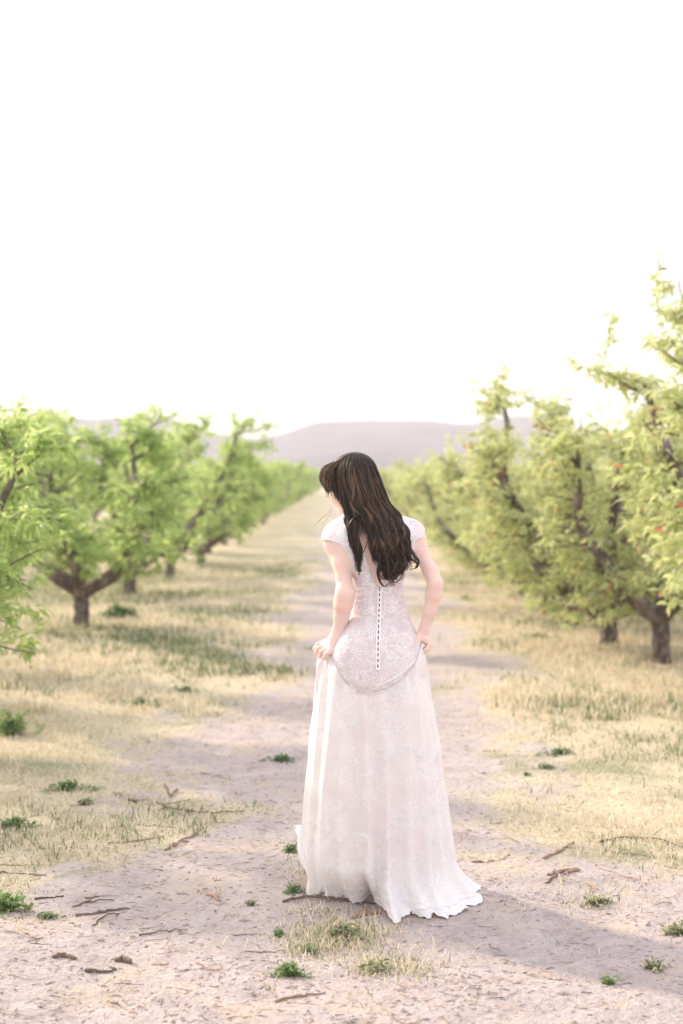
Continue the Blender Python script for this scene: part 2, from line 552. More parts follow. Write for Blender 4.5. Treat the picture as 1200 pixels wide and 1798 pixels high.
LROW, RROW = -2.62, 2.44
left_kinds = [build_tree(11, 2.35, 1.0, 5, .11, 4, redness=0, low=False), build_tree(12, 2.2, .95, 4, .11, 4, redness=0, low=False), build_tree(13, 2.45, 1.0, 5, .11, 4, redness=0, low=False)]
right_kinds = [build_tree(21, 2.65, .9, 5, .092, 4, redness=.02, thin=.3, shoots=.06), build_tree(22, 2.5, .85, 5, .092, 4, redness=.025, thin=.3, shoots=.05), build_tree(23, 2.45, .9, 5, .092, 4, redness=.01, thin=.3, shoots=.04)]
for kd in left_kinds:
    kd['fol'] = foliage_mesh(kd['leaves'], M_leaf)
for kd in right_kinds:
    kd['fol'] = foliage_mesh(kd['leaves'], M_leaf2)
for kd in left_kinds + right_kinds:
    for me in kd['limbs'] + [kd['trunk']]:
        me.materials.append(M_bark)
    if kd['twigs']: kd['twigs'].materials.append(M_leaf)
    # everything woody in one mesh for trees too far away to tell their limbs apart
    a = MB()
    for me in kd['limbs'] + [kd['trunk']]:
        V = np.empty(len(me.vertices) * 3, np.float32); me.vertices.foreach_get('co', V)
        Fq = [tuple(p.vertices) for p in me.polygons]
        Fq = [f if len(f) == 4 else (*f, f[-1]) for f in Fq]
        a.add(V.reshape(-1, 3), Fq)
    kd['wood'] = a.mesh('trunk'); kd['wood'].materials.append(M_bark)

def plant_tree(kd, x, y, rot, sc, label, group, detail, leafmat, single_leaves=0):
    root = bpy.data.objects.new('peach_tree', None); COL.objects.link(root)
    root.location = (x, y, gh(x, y)); root.rotation_euler = (0, 0, rot); root.scale = (sc[0], sc[0], sc[1])
    thing(root, label, 'tree', group)
    if detail:
        link('trunk', kd['trunk'], None, root)
        for me in kd['limbs']: link('limb', me, None, root)
        if kd['twigs']: link('young_shoots', kd['twigs'], None, root)['kind'] = 'stuff'
    else:
        link('trunk', kd['wood'], None, root)
    if single_leaves:
        V, F, T = kd['leaves']
        n = kd['n']; V3 = V.reshape(n, 8, 3)
        # the leaves standing nearest to the path and the camera
        M = Matrix.Rotation(rot, 3, 'Z')
        c = V3[:, 2] @ np.array(M).T
        score = c[:, 1] + .5 * abs(c[:, 0] + (.5 if x > 0 else -.5)) + np.random.default_rng(3).uniform(0, .5, n)
        idx = np.argsort(score)[:single_leaves]
        keep = np.ones(n, bool); keep[idx] = False
        Vk = V3[keep].reshape(-1, 3); Fk = F[:keep.sum() * 8]; Tk = T.reshape(n, 8)[keep].ravel()
        fm = mesh_np('foliage', Vk, Fk, False); tint_attr(fm, Tk); fm.materials.append(leafmat)
        f = link('foliage', fm, None, root); f['kind'] = 'stuff'
        protos = []
        for q in range(10):
            lv = leaf_arrays(np.zeros((1, 3)), np.array([[1., 0, 0]]), np.array([.105]), np.array([.0155]), np.array([.25 + .065 * q]), np.array([0.]))
            pm_ = mesh_np('leaf', lv[0], lv[1], False); tint_attr(pm_, lv[2]); pm_.materials.append(leafmat)
            protos.append(pm_)
        for a in idx:
            b, e = Vector(V3[a, 0]), Vector(V3[a, 2])
            d = (e - b); ln = d.length / .42
            lf = link('leaf', protos[min(9, int((float(T[a * 8]) - .2) / .075)) if T[a * 8] < .95 else 9], None, root, b)
            q = d.to_track_quat('X', 'Z'); lf.rotation_mode = 'QUATERNION'
            lf.rotation_quaternion = q
            lf.scale = (ln / .105,) * 3
    else:
        f = link('foliage', kd['fol'], None, root); f['kind'] = 'stuff'
    return root

GL, GR = 'peach trees in the row left of the track', 'peach trees in the row right of the track'
left_near = [
    (-3.55, 11.0, 2, 4.4, (1.0, .86), 'peach tree cut off by the left edge of the photo, nearest in the left row'),
    (-2.66, 14.5, 1, .2, (1.03, 1.05), 'peach tree with dark forked trunk above the shaded green weeds, second in the left row'),
    (-2.72, 18.2, 2, 2.3, (1.0, .97), 'third peach tree of the left row, with a pale bent limb in its crown'),
    (-2.60, 21.6, 0, 4.0, (.95, .92), 'fourth peach tree of the left row, its trunk half hidden by low leaves'),
    (-2.45, 24.8, 2, 5.1, (.95, .76), 'fifth peach tree of the left row, low limb reaching up to the right'),
]
for x, y, k, rot, sc, lab in left_near:
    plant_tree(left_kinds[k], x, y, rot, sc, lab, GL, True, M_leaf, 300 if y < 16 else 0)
for q, (x, y) in enumerate(((-2.8, 8.0), (-2.7, 3.2), (-2.7, -.6))):   # beside the camera; they cast the shade that lies on the track
    plant_tree(left_kinds[q % 3], x, y, q * 1.7, (.9, .84), ('peach tree just outside the left edge, the one nearest before the row enters the photo', 'peach tree outside the left edge level with the camera', 'peach tree outside the left edge a little behind the camera')[q], GL, False, M_leaf)
y = 28.2; q = 0
while y < 125:
    plant_tree(left_kinds[q % 3], LROW + random.uniform(-.12, .12), y, random.uniform(0, 6.28), (random.uniform(.92, 1.05), random.uniform(.78, .88)),
               'small far peach tree where the left row closes towards the hills', GL, False, M_leaf)
    y += 3.4; q += 1
right_near = [
    (3.15, 9.3, 0, 2.6, (1.08, 1.03), 'tallest peach tree at the right edge, its thin top twig standing against the sky'),
    (2.62, 11.65, 1, 2.6, (.95, .88), 'peach tree at right with a forked leaning trunk rising from dry grass'),
    (2.45, 13.0, 0, 3.9, (1.0, .82), 'peach tree at right with stout pale trunk and a reddish sprout at its top'),
    (2.38, 14.6, 2, 1.1, (.95, .76), 'fourth tree of the right row, short trunk bent and sunlit on its left side'),
    (2.40, 16.5, 1, 4.8, (.95, .73), 'fifth tree of the right row, trunk dark in its own shade'),
    (2.36, 18.4, 0, 5.9, (.95, .68), 'sixth tree of the right row, twin dark trunks under low foliage'),
]
for x, y, k, rot, sc, lab in right_near:
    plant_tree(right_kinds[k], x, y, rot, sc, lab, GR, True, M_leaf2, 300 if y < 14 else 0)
y = 20.4; q = 0
while y < 125:
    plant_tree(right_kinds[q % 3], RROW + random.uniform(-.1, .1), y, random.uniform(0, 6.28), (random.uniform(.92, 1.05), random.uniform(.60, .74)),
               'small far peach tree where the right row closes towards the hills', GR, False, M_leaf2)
    y += 2.1 if y < 36 else 3.2; q += 1
for sx, g in ((-7.8, 'peach trees in the second row to the left'), (7.6, 'peach trees in the second row to the right')):
    y = 13.0; q = 0
    while y < 110:
        plant_tree((left_kinds if sx < 0 else right_kinds)[q % 3], sx + random.uniform(-.15, .15), y, random.uniform(0, 6.28), (1.05, random.uniform(.74, .86)),
                   'peach tree showing through gaps in the row on the ' + ('left' if sx < 0 else 'right') + ', one row further back', g, False, M_leaf)
        y += 3.6 if y < 50 else 6; q += 1

# ------------------------------------------------------------------ grass
def blades(name, pts, hmin, hmax, tints, label, wid=.0022, lean=.5):
    n = len(pts)
    g = np.random.default_rng(len(pts))
    P = np.array(pts); Hh = g.uniform(hmin, hmax, n) * g.uniform(.5, 1, n)
    az = g.uniform(0, 6.283, n); le = g.uniform(.1, 1, n) * lean
    d = np.stack([np.cos(az) * le, np.sin(az) * le, np.ones(n)], 1); d /= np.linalg.norm(d, axis=1)[:, None]
    s = np.stack([-np.sin(az), np.cos(az), np.zeros(n)], 1) * (wid * g.uniform(.6, 1.5, n))[:, None]
    d2 = d.copy(); d2[:, 2] *= .45; d2 /= np.linalg.norm(d2, axis=1)[:, None]
    m1 = P + d * Hh[:, None] * .55
    tip = m1 + d2 * Hh[:, None] * .5
    V = np.stack([P - s, P + s, m1 + s * .8, m1 - s * .8, tip], 1).reshape(-1, 3)
    b = np.arange(n)[:, None, None] * 5
    F = (b + np.array([(0, 1, 2), (0, 2, 3), (3, 2, 4)])[None]).reshape(-1, 3)
    me = mesh_np(name, V, F, False); tint_attr(me, np.repeat(tints, 5))
    o = link(name, me, M_grass)
    thing(o, label, 'grass', kind='stuff')
    return o

dryP, dryT, grP, grT = [], [], [], []
g = random.Random(5)
tries = 0
while len(dryP) < 150000 and tries < 900000:
    tries += 1
    y = 3.7 + 22 * g.random() ** 1.7
    xm = .26 * y + .4
    x = g.uniform(-xm, xm)
    pmv = path_mask_py(x, y)
    dens = max(0., min(1., (.15 - pmv) * 1.6))
    clump = noise.noise(Vector((x * 5.5, y * 5.5, 2))) * .8 + noise.noise(Vector((x * 15, y * 15, 8))) * .5
    bare = noise.fractal(Vector((x * 1.6, y * 1.2, 40)), .8, 2.1, 3)
    dens *= max(.05, min(1, .50 + clump)) * max(.08, min(1, .62 - bare * 1.6 if y < 11 else .85 - bare))
    if pmv > .1: dens = .12 * max(0, clump - .25)
    if g.random() > dens: continue
    gn = noise.fractal(Vector((x * .75, y * .6, 1.3)), .8, 2.1, 4)
    z = gh(x, y) - .003
    gp = max(0.02, min(.9, .13 + gn * 1.1 + (.22 if x < 0 else -.04)))
    dryP.append((x, y, z)); dryT.append(g.uniform(.02, .45) if g.random() < gp else g.uniform(.46, 1))
dryP = np.array(dryP); dryT = np.array(dryT)
near = dryP[:, 1] < 9
blades('grass', dryP[near], .015, .075, dryT[near], 'dry straw and green grass on the verges beside the track in front', .0019, 1.1)
blades('grass', dryP[~near], .02, .12, dryT[~near], 'sunlit dry grass under the rows further up the track', .004, .9)
# ------------------------------------------------------------------ the woman: one body surface from a distance field
m = NM('skin')
sn = m.noise(9, 3, .5)
M_skin = m.done(m.bsdf(m.mix(m.ss(sn, .4, .65), (.80, .615, .56), (.81, .585, .52)), .48, None, .35, .35, (.02, .008, .004)))
m = NM('lips')
M_lips = m.done(m.bsdf((.52, .17, .16), .4))

H = .004
LO = np.array([-.34, 4.84, -.02]); HI = np.array([.50, 5.36, 1.66])
DIM = np.ceil((HI - LO) / H).astype(int) + 1
FX = [LO[a] + H * np.arange(DIM[a]) for a in range(3)]

class Field:
    def __init__(s): s.d = np.full(DIM, .2, np.float32)
    def copy(s):
        f = Field.__new__(Field); f.d = s.d.copy(); return f
    def prim(s, fn, lo, hi, k=.02, sub=False):
        pad = k + .012
        a = np.maximum(0, np.floor((np.minimum(lo, hi) - pad - LO) / H).astype(int))
        b = np.minimum(DIM, np.ceil((np.maximum(lo, hi) + pad - LO) / H).astype(int) + 1)
        sl = tuple(slice(a[q], b[q]) for q in range(3))
        X = FX[0][sl[0]][:, None, None]; Y = FX[1][sl[1]][None, :, None]; Z = FX[2][sl[2]][None, None, :]
        e = fn(X, Y, Z).astype(np.float32)
        d = s.d[sl]
        if sub:
            e = -e; h = np.clip(.5 - .5 * (e - d) / k, 0, 1) if False else None
            hh = np.maximum(k - np.abs(d - e), 0) / k
            s.d[sl] = np.maximum(d, e) + hh * hh * k * .25
        else:
            hh = np.maximum(k - np.abs(d - e), 0) / k
            s.d[sl] = np.minimum(d, e) - hh * hh * k * .25
    def cone(s, a, b, r1, r2, k=.02):
        a = np.array(a, float); b = np.array(b, float); ba = b - a; L2 = ba @ ba
        def fn(X, Y, Z):
            px, py, pz = X - a[0], Y - a[1], Z - a[2]
            t = np.clip((px * ba[0] + py * ba[1] + pz * ba[2]) / L2, 0, 1)
            return np.sqrt((px - t * ba[0]) ** 2 + (py - t * ba[1]) ** 2 + (pz - t * ba[2]) ** 2) - (r1 + (r2 - r1) * t)
        R = max(r1, r2)
        s.prim(fn, np.minimum(a, b) - R, np.maximum(a, b) + R, k)
    def chain(s, pts, rad, k=.012):
        for q in range(len(pts) - 1): s.cone(pts[q], pts[q + 1], rad[q], rad[q + 1], k)
    def ell(s, c, r, k=.02, B=None, sub=False):
        c = np.array(c, float); r = np.array(r, float)
        B = np.eye(3) if B is None else B              # rows: local axes
        def fn(X, Y, Z):
            p = (X - c[0], Y - c[1], Z - c[2])
            q = [B[i][0] * p[0] + B[i][1] * p[1] + B[i][2] * p[2] for i in range(3)]
            k0 = np.sqrt(sum((q[i] / r[i]) ** 2 for i in range(3)))
            k1 = np.sqrt(sum((q[i] / r[i] ** 2) ** 2 for i in range(3))) + 1e-9
            return k0 * (k0 - 1) / k1
        R = r.max()
        s.prim(fn, c - R, c + R, k, sub)
    def sample(s, P):
        q = (np.asarray(P) - LO) / H
        q = np.clip(q, 0, np.array(DIM) - 1.001)
        i = q.astype(int); f = q - i; out = 0
        for a in (0, 1):
            for b in (0, 1):
                for c in (0, 1):
                    w_ = (f[..., 0] if a else 1 - f[..., 0]) * (f[..., 1] if b else 1 - f[..., 1]) * (f[..., 2] if c else 1 - f[..., 2])
                    out = out + w_ * s.d[i[..., 0] + a, i[..., 1] + b, i[..., 2] + c]
        return out

def nets(d, lo=LO, h=H):
    """surface nets: quads on the zero level"""
    s = d < 0
    nx, ny, nz = d.shape
    c = np.zeros((nx - 1, ny - 1, nz - 1), np.uint8)
    for a in (0, 1):
        for b in (0, 1):
            for e in (0, 1):
                c += s[a:nx - 1 + a, b:ny - 1 + b, e:nz - 1 + e]
    act = (c > 0) & (c < 8)
    idx = np.full(c.shape, -1, np.int64); I = np.argwhere(act); idx[act] = np.arange(len(I))
    num = np.zeros((len(I), 3)); cnt = np.zeros(len(I))
    cs = [(a, b, e) for a in (0, 1) for b in (0, 1) for e in (0, 1)]
    vals = {q: d[I[:, 0] + q[0], I[:, 1] + q[1], I[:, 2] + q[2]].astype(float) for q in cs}
    for q in cs:
        for ax in range(3):
            if q[ax] == 0:
                r = list(q); r[ax] = 1; r = tuple(r)
                A, B = vals[q], vals[r]
                x = (A < 0) != (B < 0)
                t = np.where(x, A / np.where(x, A - B, 1), 0)
                p = np.zeros((len(I), 3)) + np.array(q); p[:, ax] += t
                num += p * x[:, None]; cnt += x
    V = lo + h * (I + num / cnt[:, None])
    Fs = []
    for ax in range(3):
        o = [a for a in range(3) if a != ax]
        A = np.take(s, range(0, d.shape[ax] - 1), ax); B = np.take(s, range(1, d.shape[ax]), ax)
        E = np.argwhere(A != B)
        E = E[(E[:, o[0]] > 0) & (E[:, o[1]] > 0) & (E[:, o[0]] < d.shape[o[0]] - 1) & (E[:, o[1]] < d.shape[o[1]] - 1)]
        q = []
        for da, db in ((0, 0), (1, 0), (1, 1), (0, 1)):
            K = E.copy(); K[:, o[0]] -= da; K[:, o[1]] -= db
            q.append(idx[K[:, 0], K[:, 1], K[:, 2]])
        q = np.stack(q, 1)
        fl = A[E[:, 0], E[:, 1], E[:, 2]]
        if ax == 1: fl = ~fl
        q[~fl] = q[~fl][:, ::-1]
        Fs.append(q)
    return V, np.vstack(Fs)[:, ::-1]

def smooth_v(V, F, it=2, lam=.5):
    for _ in range(it):
        acc = np.zeros_like(V); cn = np.zeros(len(V))
        for a in range(4):
            b = (a + 1) % 4
            for p, q in ((a, b), (b, a)):
                acc += 0
                np.add.at(acc, F[:, p], V[F[:, q]]); np.add.at(cn, F[:, p], 1)
        V = V * (1 - lam) + lam * acc / np.maximum(cn, 1)[:, None]
    return V

# ---- torso (also the form that the bodice follows)
T_ = Field()
prof = [  # z, centre x, half width, centre y, half depth back, half depth front
    (1.375, .105, .080, 5.120, .045, .045), (1.335, .112, .128, 5.115, .072, .070), (1.285, .122, .136, 5.115, .086, .095), (1.23, .129, .118, 5.115, .088, .115),
    (1.18, .128, .089, 5.115, .080, .095), (1.12, .131, .083, 5.110, .070, .080), (1.04, .139, .097, 5.105, .078, .085), (.96, .130, .131, 5.105, .100, .095),
    (.90, .128, .150, 5.105, .118, .100), (.83, .126, .160, 5.110, .124, .105), (.76, .126, .158, 5.115, .110, .100), (.70, .126, .145, 5.12, .09, .09)]
prof = np.array(prof)[::-1]
def torso_fn(X, Y, Z):
    g_ = [np.interp(Z, prof[:, 0], prof[:, k]) for k in range(1, 6)]
    dep = np.where(Y < g_[2], g_[3], g_[4])
    e = np.sqrt(((X - g_[0]) / g_[1]) ** 2 + ((Y - g_[2]) / dep) ** 2)
    d = (e - 1) * np.minimum(g_[1], dep)
    # spine furrow
    d = d + .006 * np.exp(-((X - .125) / .014) ** 2) * (Y < 5.1) * np.clip((Z - .95) / .1, 0, 1)
    dz = np.maximum(Z - 1.375, .70 - Z)
    return np.where(dz > 0, np.sqrt(np.maximum(d, 0) ** 2 + dz ** 2), np.maximum(d, dz))
T_.prim(torso_fn, np.array([-.05, 4.95, .66]), np.array([.31, 5.26, 1.40]), .02)
SL, SR = (-.008, 5.112, 1.325), (.250, 5.112, 1.330)
T_.cone((.098, 5.125, 1.39), SL, .048, .040, .04)
T_.cone((.108, 5.125, 1.39), SR, .048, .038, .04)
T_.ell((.045, 5.055, 1.29), (.052, .028, .075), .04)      # shoulder blades
T_.ell((.200, 5.055, 1.29), (.052, .028, .075), .04)
T_.ell((.07, 5.205, 1.25), (.05, .045, .05), .03); T_.ell((.18, 5.205, 1.25), (.05, .045, .05), .03)
T_.ell((.070, 5.045, .87), (.078, .054, .100), .08)        # seat
T_.ell((.186, 5.045, .87), (.078, .054, .100), .08)
TA = T_.copy()
TA.chain([SL, (-.016, 5.112, 1.295), (-.002, 5.10, 1.24)], [.043, .042, .034], .03)
TA.chain([SR, (.261, 5.108, 1.295), (.278, 5.10, 1.25)], [.039, .036, .028], .03)

Bd = TA
# ---- neck and head
Bd.cone((.100, 5.125, 1.37), (.066, 5.14, 1.46), .055, .050, .04)
F_ = Vector((-.80, .50, -.33)).normalized()
U_ = (Vector((0, 0, 1)) - F_ * F_.z).normalized()
R_ = F_.cross(U_)
HB = np.array([tuple(F_), tuple(R_), tuple(U_)]); HC = np.array([.034, 5.135, 1.520])
def hd(f, r, u): return HC + f * HB[0] + r * HB[1] + u * HB[2]
Bd.ell(hd(-.012, 0, .018), (.094, .074, .080), .02, HB)
Bd.ell(hd(.028, 0, -.032), (.058, .056, .074), .03, HB)
Bd.cone(hd(.02, 0, -.08), hd(.070, 0, -.091), .036, .016, .03)
for sg in (-1, 1):
    Bd.ell(hd(.050, sg * .030, -.034), (.030, .026, .030), .02, HB)
    Bd.ell(hd(.078, sg * .031, -.004), (.016, .015, .012), .012, HB, sub=True)
    Bd.ell(hd(.070, sg * .031, -.006), (.013, .013, .012), .004, HB)
    Bd.ell(hd(-.005, sg * .074, -.02), (.020, .008, .030), .008, HB)
Bd.ell(hd(.075, 0, .014), (.018, .046, .012), .02, HB)
Bd.cone(hd(.082, 0, .002), hd(.102, 0, -.028), .007, .009, .012)
for sg in (-1, 1): Bd.ell(hd(.091, sg * .011, -.034), (.009, .007, .007), .008, HB)
Bd.ell(hd(.083, 0, -.055), (.012, .021, .0065), .006, HB)
Bd.ell(hd(.081, 0, -.067), (.012, .019, .0075), .006, HB)

# ---- arms
def A(px, py, Y): return tuple(at(px, py, Y))
Bd.chain([SL, A(594, 952, 5.105), A(601, 990, 5.075), A(607, 1043, 5.035), A(603, 1060, 5.035)], [.042, .036, .0305, .0300, .029], .02)
Bd.chain([A(607, 1040, 5.03), A(603, 1062, 5.045), A(600, 1082, 5.06), A(593, 1112, 5.075), A(591, 1119, 5.075)], [.0315, .0305, .0265, .0205, .020], .015)
Bd.chain([SR, A(728, 945, 5.10), A(739, 972, 5.08), A(757, 1004, 5.05), A(765, 1025, 5.03)], [.036, .0285, .0255, .0250, .0235], .02)
Bd.chain([A(764, 1022, 5.03), A(762, 1042, 5.04), A(755, 1073, 5.055), A(746, 1105, 5.07), A(741, 1117, 5.075)], [.0265, .0262, .0232, .0185, .0195], .015)
# ---- left hand, back towards us, the fingers closed over the cloth
def hand(wr, mcps, pips, dips, tips, rp=.0115, rf=.0082, thumb=None):
    for a, b in zip(mcps[:-1], mcps[1:]):
        Bd.cone(a, b, rp * .95, rp * .95, .008)
    for q, mc in enumerate(mcps):
        Bd.cone(wr, mc, .0175, rp, .012)
        f = rf * (1, 1.04, 1.0, .9)[q]
        Bd.cone(mc, pips[q], f * 1.18, f * 1.05, .004)
        Bd.cone(pips[q], dips[q], f * 1.03, f * .95, .002)
        Bd.cone(dips[q], tips[q], f * .95, f * .80, .002)
    if thumb: Bd.chain(thumb, [.014, .0115, .0095, .008], .006)
hand(A(590, 1121, 5.072),
     [A(570, 1129, 5.105), A(572, 1134, 5.085), A(576, 1139, 5.066), A(582, 1143, 5.050)],
     [A(558, 1132, 5.105), A(559, 1138, 5.083), A(564.5, 1144, 5.062), A(572, 1148.5, 5.046)],
     [A(552.5, 1139.5, 5.108), A(555, 1146, 5.088), A(561.5, 1150.5, 5.068), A(568.5, 1154.5, 5.052)],
     [A(557, 1144, 5.118), A(560, 1150, 5.100), A(566, 1154, 5.082), A(571.5, 1157, 5.066)],
     thumb=[A(594, 1124, 5.085), A(590, 1135, 5.115), A(582, 1143, 5.128), A(573, 1149, 5.125)])
# ---- right hand, thumb side towards us, fingers hooked round the bunched skirt
hand(A(741, 1119, 5.075),
     [A(749, 1124, 5.060), A(749.5, 1125, 5.078), A(749, 1125, 5.096), A(748, 1125, 5.112)],
     [A(755.5, 1132.5, 5.055), A(757.5, 1133, 5.076), A(756, 1133, 5.096), A(754, 1133, 5.113)],
     [A(750, 1138.5, 5.050), A(752, 1140, 5.072), A(751, 1139, 5.093), A(749, 1138, 5.111)],
     [A(744.5, 1143, 5.048), A(746, 1145, 5.070), A(745, 1143, 5.091), A(743, 1141, 5.108)],
     thumb=[A(737, 1117, 5.065), A(733, 1122, 5.052), A(732, 1127, 5.045), A(736, 1131, 5.042)])
# ---- legs and feet, hidden by the skirt
for sx in (-1, 1):
    hx = .126 + sx * .075
    Bd.chain([(hx, 5.115, .80), (hx - .003 * sx, 5.125, .47), (hx, 5.12, .36), (hx, 5.115, .09)], [.082, .052, .050, .034], .03)
    Bd.chain([(hx, 5.105, .045), (hx, 5.19, .028), (hx, 5.26, .02)], [.03, .024, .016], .02)

V, F = nets(Bd.d)
V = smooth_v(V, F, 1, .45)
bm_ = mesh_np('body', V, F)
bm_.materials.append(M_skin)
person = bpy.data.objects.new('person', None); COL.objects.link(person)
ORG = Vector((.126, 5.12, 0)); person.location = ORG
bm_.transform(Matrix.Translation(-ORG))
link('body', bm_, None, person)
thing(person, 'woman in white lace gown seen from behind, lifting her skirt, head turned left', 'person')

# lips as a thin painted film: two small lens shapes set proud of the mouth
def rel(me): me.transform(Matrix.Translation(-ORG)); return me
lb = MB()
for u, hw_, hh_ in ((-.0555, .019, .0045), (-.0665, .017, .0055)):
    vs_, fs_ = [], []
    N1, N2 = 12, 8
    for a in range(N1 + 1):
        for b in range(N2):
            th_ = a / N1 * math.pi; ph = b / N2 * 2 * math.pi
            f_ = .0875 if u > -.06 else .0855
            vs_.append(hd(f_ - .006 * abs(math.cos(th_)) ** 2 + .0085 * math.sin(th_) * math.cos(ph), hw_ * math.cos(th_), u + hh_ * math.sin(th_) * math.sin(ph)))
    for a in range(N1):
        for b in range(N2):
            fs_.append((a * N2 + b, a * N2 + (b + 1) % N2, (a + 1) * N2 + (b + 1) % N2, (a + 1) * N2 + b))
    lb.add(vs_, fs_)
link('lips', rel(lb.mesh('lips')), M_lips, person)

# ------------------------------------------------------------------ dress materials
def lace_mat(name, lining, lace_, base_cover, glow, use_tint=True):
    m = NM(name)
    geo = m.n('ShaderNodeNewGeometry'); pos = geo.outputs['Position']
    mp = m.n('ShaderNodeMapping'); mp.inputs['Scale'].default_value = (1, .55, 1); m.l(pos, mp.inputs[0]); P = mp.outputs[0]
    warp = m.n('ShaderNodeTexNoise'); warp.inputs['Scale'].default_value = 26; warp.inputs['Detail'].default_value = 2; m.l(P, warp.inputs[0])
    va = m.n('ShaderNodeVectorMath', operation='MULTIPLY_ADD'); m.l(warp.outputs['Color'], va.inputs[0]); va.inputs[1].default_value = (.022, .022, .022); m.l(P, va.inputs[2])
    wp = va.outputs[0]
    d1 = m.voro(30, wp, 'F1')                    # flower heads
    # petals: rings inside every head
    rings = m.math('SINE', m.math('MULTIPLY', d1, 52.0))
    rings = m.ss(rings, .05, .8)
    heads = m.ss(m.noise(11, 2, .5, P), .47, .58)
    d2 = m.voro(95, wp, 'DISTANCE_TO_EDGE')
    net = m.ss(d2, .0, .055, 1, 0)
    n3 = m.noise(52, 1.5, .5, P)
    vine = m.ss(m.math('ABSOLUTE', m.math('SUBTRACT', n3, .5)), .015, .05, .8, 0)
    n4 = m.noise(85, 1, .5, wp)
    vine2 = m.ss(m.math('ABSOLUTE', m.math('SUBTRACT', n4, .48)), .015, .05, 1, 0)
    vines = m.math('MULTIPLY', m.math('MAXIMUM', vine, vine2), m.ss(m.noise(9, 2, .5, pos), .42, .56))
    pat = m.math('MAXIMUM', m.math('MULTIPLY', rings, heads), vines)
    pat = m.math('MAXIMUM', pat, m.math('MULTIPLY', net, .22))
    cover = m.attr('tint') if use_tint else base_cover       # how densely the lace is worked here
    f = m.math('ADD', m.math('MULTIPLY', pat, m.math('MULTIPLY_ADD', cover, .35, .62)), m.math('MULTIPLY', cover, .62), clamp=True)
    mesh_ = m.math('MULTIPLY', m.noise(900, 1, .5, pos), .12)
    f = m.math('SUBTRACT', f, mesh_, clamp=True)
    col = m.mix(f, lining, lace_)
    nrm = m.bump(pat, .35, .0015)
    sh = m.bsdf(col, .75, nrm, .2, 0, sheen=.15)
    return m.done(m.trans(sh, m.mix(f, (.96, .88, .85), (.98, .97, .97)), glow))
M_bod = lace_mat('bodice_lace', (.69, .605, .65), (.98, .97, .975), .5, .08)
M_skirt = lace_mat('skirt_lace', (.85, .80, .82), (.98, .97, .975), .5, .16)
m = NM('satin'); M_satin = m.done(m.bsdf((.90, .86, .88), .45, None, .4))
m = NM('cord'); M_cord = m.done(m.trans(m.bsdf((.98, .97, .99), .8, None, .1), (.98, .96, .97), .10))
m = NM('fold_edge'); M_fold = m.done(m.bsdf((.84, .66, .62), .7))
m = NM('dark_gap'); M_gap = m.done(m.bsdf((.16, .09, .08), .8))

# ------------------------------------------------------------------ bodice: the body form, 6 mm larger, cut to the pattern
def poly_sdf(P, X, Z):
    P = np.array(P); d = np.full(X.shape, 1e9); s = np.ones(X.shape)
    n = len(P)
    for i in range(n):
        j = (i - 1) % n
        ex, ez = P[j] - P[i]; wx, wz = X - P[i][0], Z - P[i][1]
        t = np.clip((wx * ex + wz * ez) / (ex * ex + ez * ez), 0, 1)
        d = np.minimum(d, (wx - t * ex) ** 2 + (wz - t * ez) ** 2)
        c1, c2, c3 = Z >= P[i][1], Z < P[j][1], ex * wz > ez * wx
        s = np.where((c1 & c2 & c3) | (~c1 & ~c2 & ~c3), -s, s)
    return s * np.sqrt(d)
def pz(px, py): v = at(px, py, 5.06); return (v.x, v.z)
U_EDGE = [(582, 1146), (590, 1168), (602, 1193), (616, 1207), (632, 1216), (650, 1218), (668, 1213), (695, 1202), (714, 1186), (728, 1168), (737, 1148), (743, 1130)]
back_poly = [pz(*p) for p in [(664, 1032), (668, 1033), (672, 1029), (681, 1000), (692, 965), (700, 935), (705, 890), (745, 880), (750, 925), (745, 944), (728, 950), (725, 975), (722, 1000), (760, 1040), (775, 1100), (790, 1260),
                                (560, 1260), (560, 1130), (590, 1100), (618, 1040), (618, 990), (612, 972), (601, 957), (588, 952), (560, 949), (550, 930), (570, 885), (612, 890), (618, 918), (629, 943), (637, 963), (645, 987), (655, 1013)]]
front_poly = [pz(*p) for p in [(610, 890), (630, 950), (660, 985), (690, 950), (705, 890), (745, 880), (750, 925), (745, 944), (728, 950), (725, 975), (722, 1000), (760, 1040), (775, 1100), (790, 1260),
                                (560, 1260), (560, 1130), (590, 1100), (618, 1040), (618, 990), (612, 972), (601, 957), (588, 952), (560, 949), (550, 930), (570, 885)]]
XZx, XZz = np.meshgrid(FX[0], FX[2], indexing='ij')
Db, Df = poly_sdf(back_poly, XZx, XZz)[:, None, :], poly_sdf(front_poly, XZx, XZz)[:, None, :]
Yg = FX[1][None, :, None]
region = np.where(Yg < 5.12, Db, Df)
T2 = T_.copy()
T2.chain([SL, (-.016, 5.112, 1.295), (-.002, 5.10, 1.24)], [.044, .044, .034], .03)
T2.chain([SR, (.262, 5.108, 1.295), (.279, 5.10, 1.25)], [.041, .038, .029], .03)
off = .0065
# small gathers where the fitted lace bunches over the seat
dd_ = np.maximum(T2.d - off, region)
zlow = .745 - FX[2][None, None, :]
dd_ = np.maximum(dd_, zlow)
V, F = nets(dd_.astype(np.float32))
V = smooth_v(V, F, 2, .5)
bod_bvh = BVHTree.FromPolygons([tuple(v) for v in V], [tuple(f) for f in F])
bme = mesh_np('dress', V, F)
cov = np.full(len(V), .10)
cov += .25 * np.clip((V[:, 2] - 1.20) / .08, 0, 1)                      # upper bodice and cap sleeves are thickly worked
cov += .25 * np.clip(1 - np.abs(V[:, 0] - .133) / .03, 0, 1) * (V[:, 1] < 5.1)
tint_attr(bme, np.clip(cov, 0, 1))
dress = link('dress', rel(bme), M_bod, person)

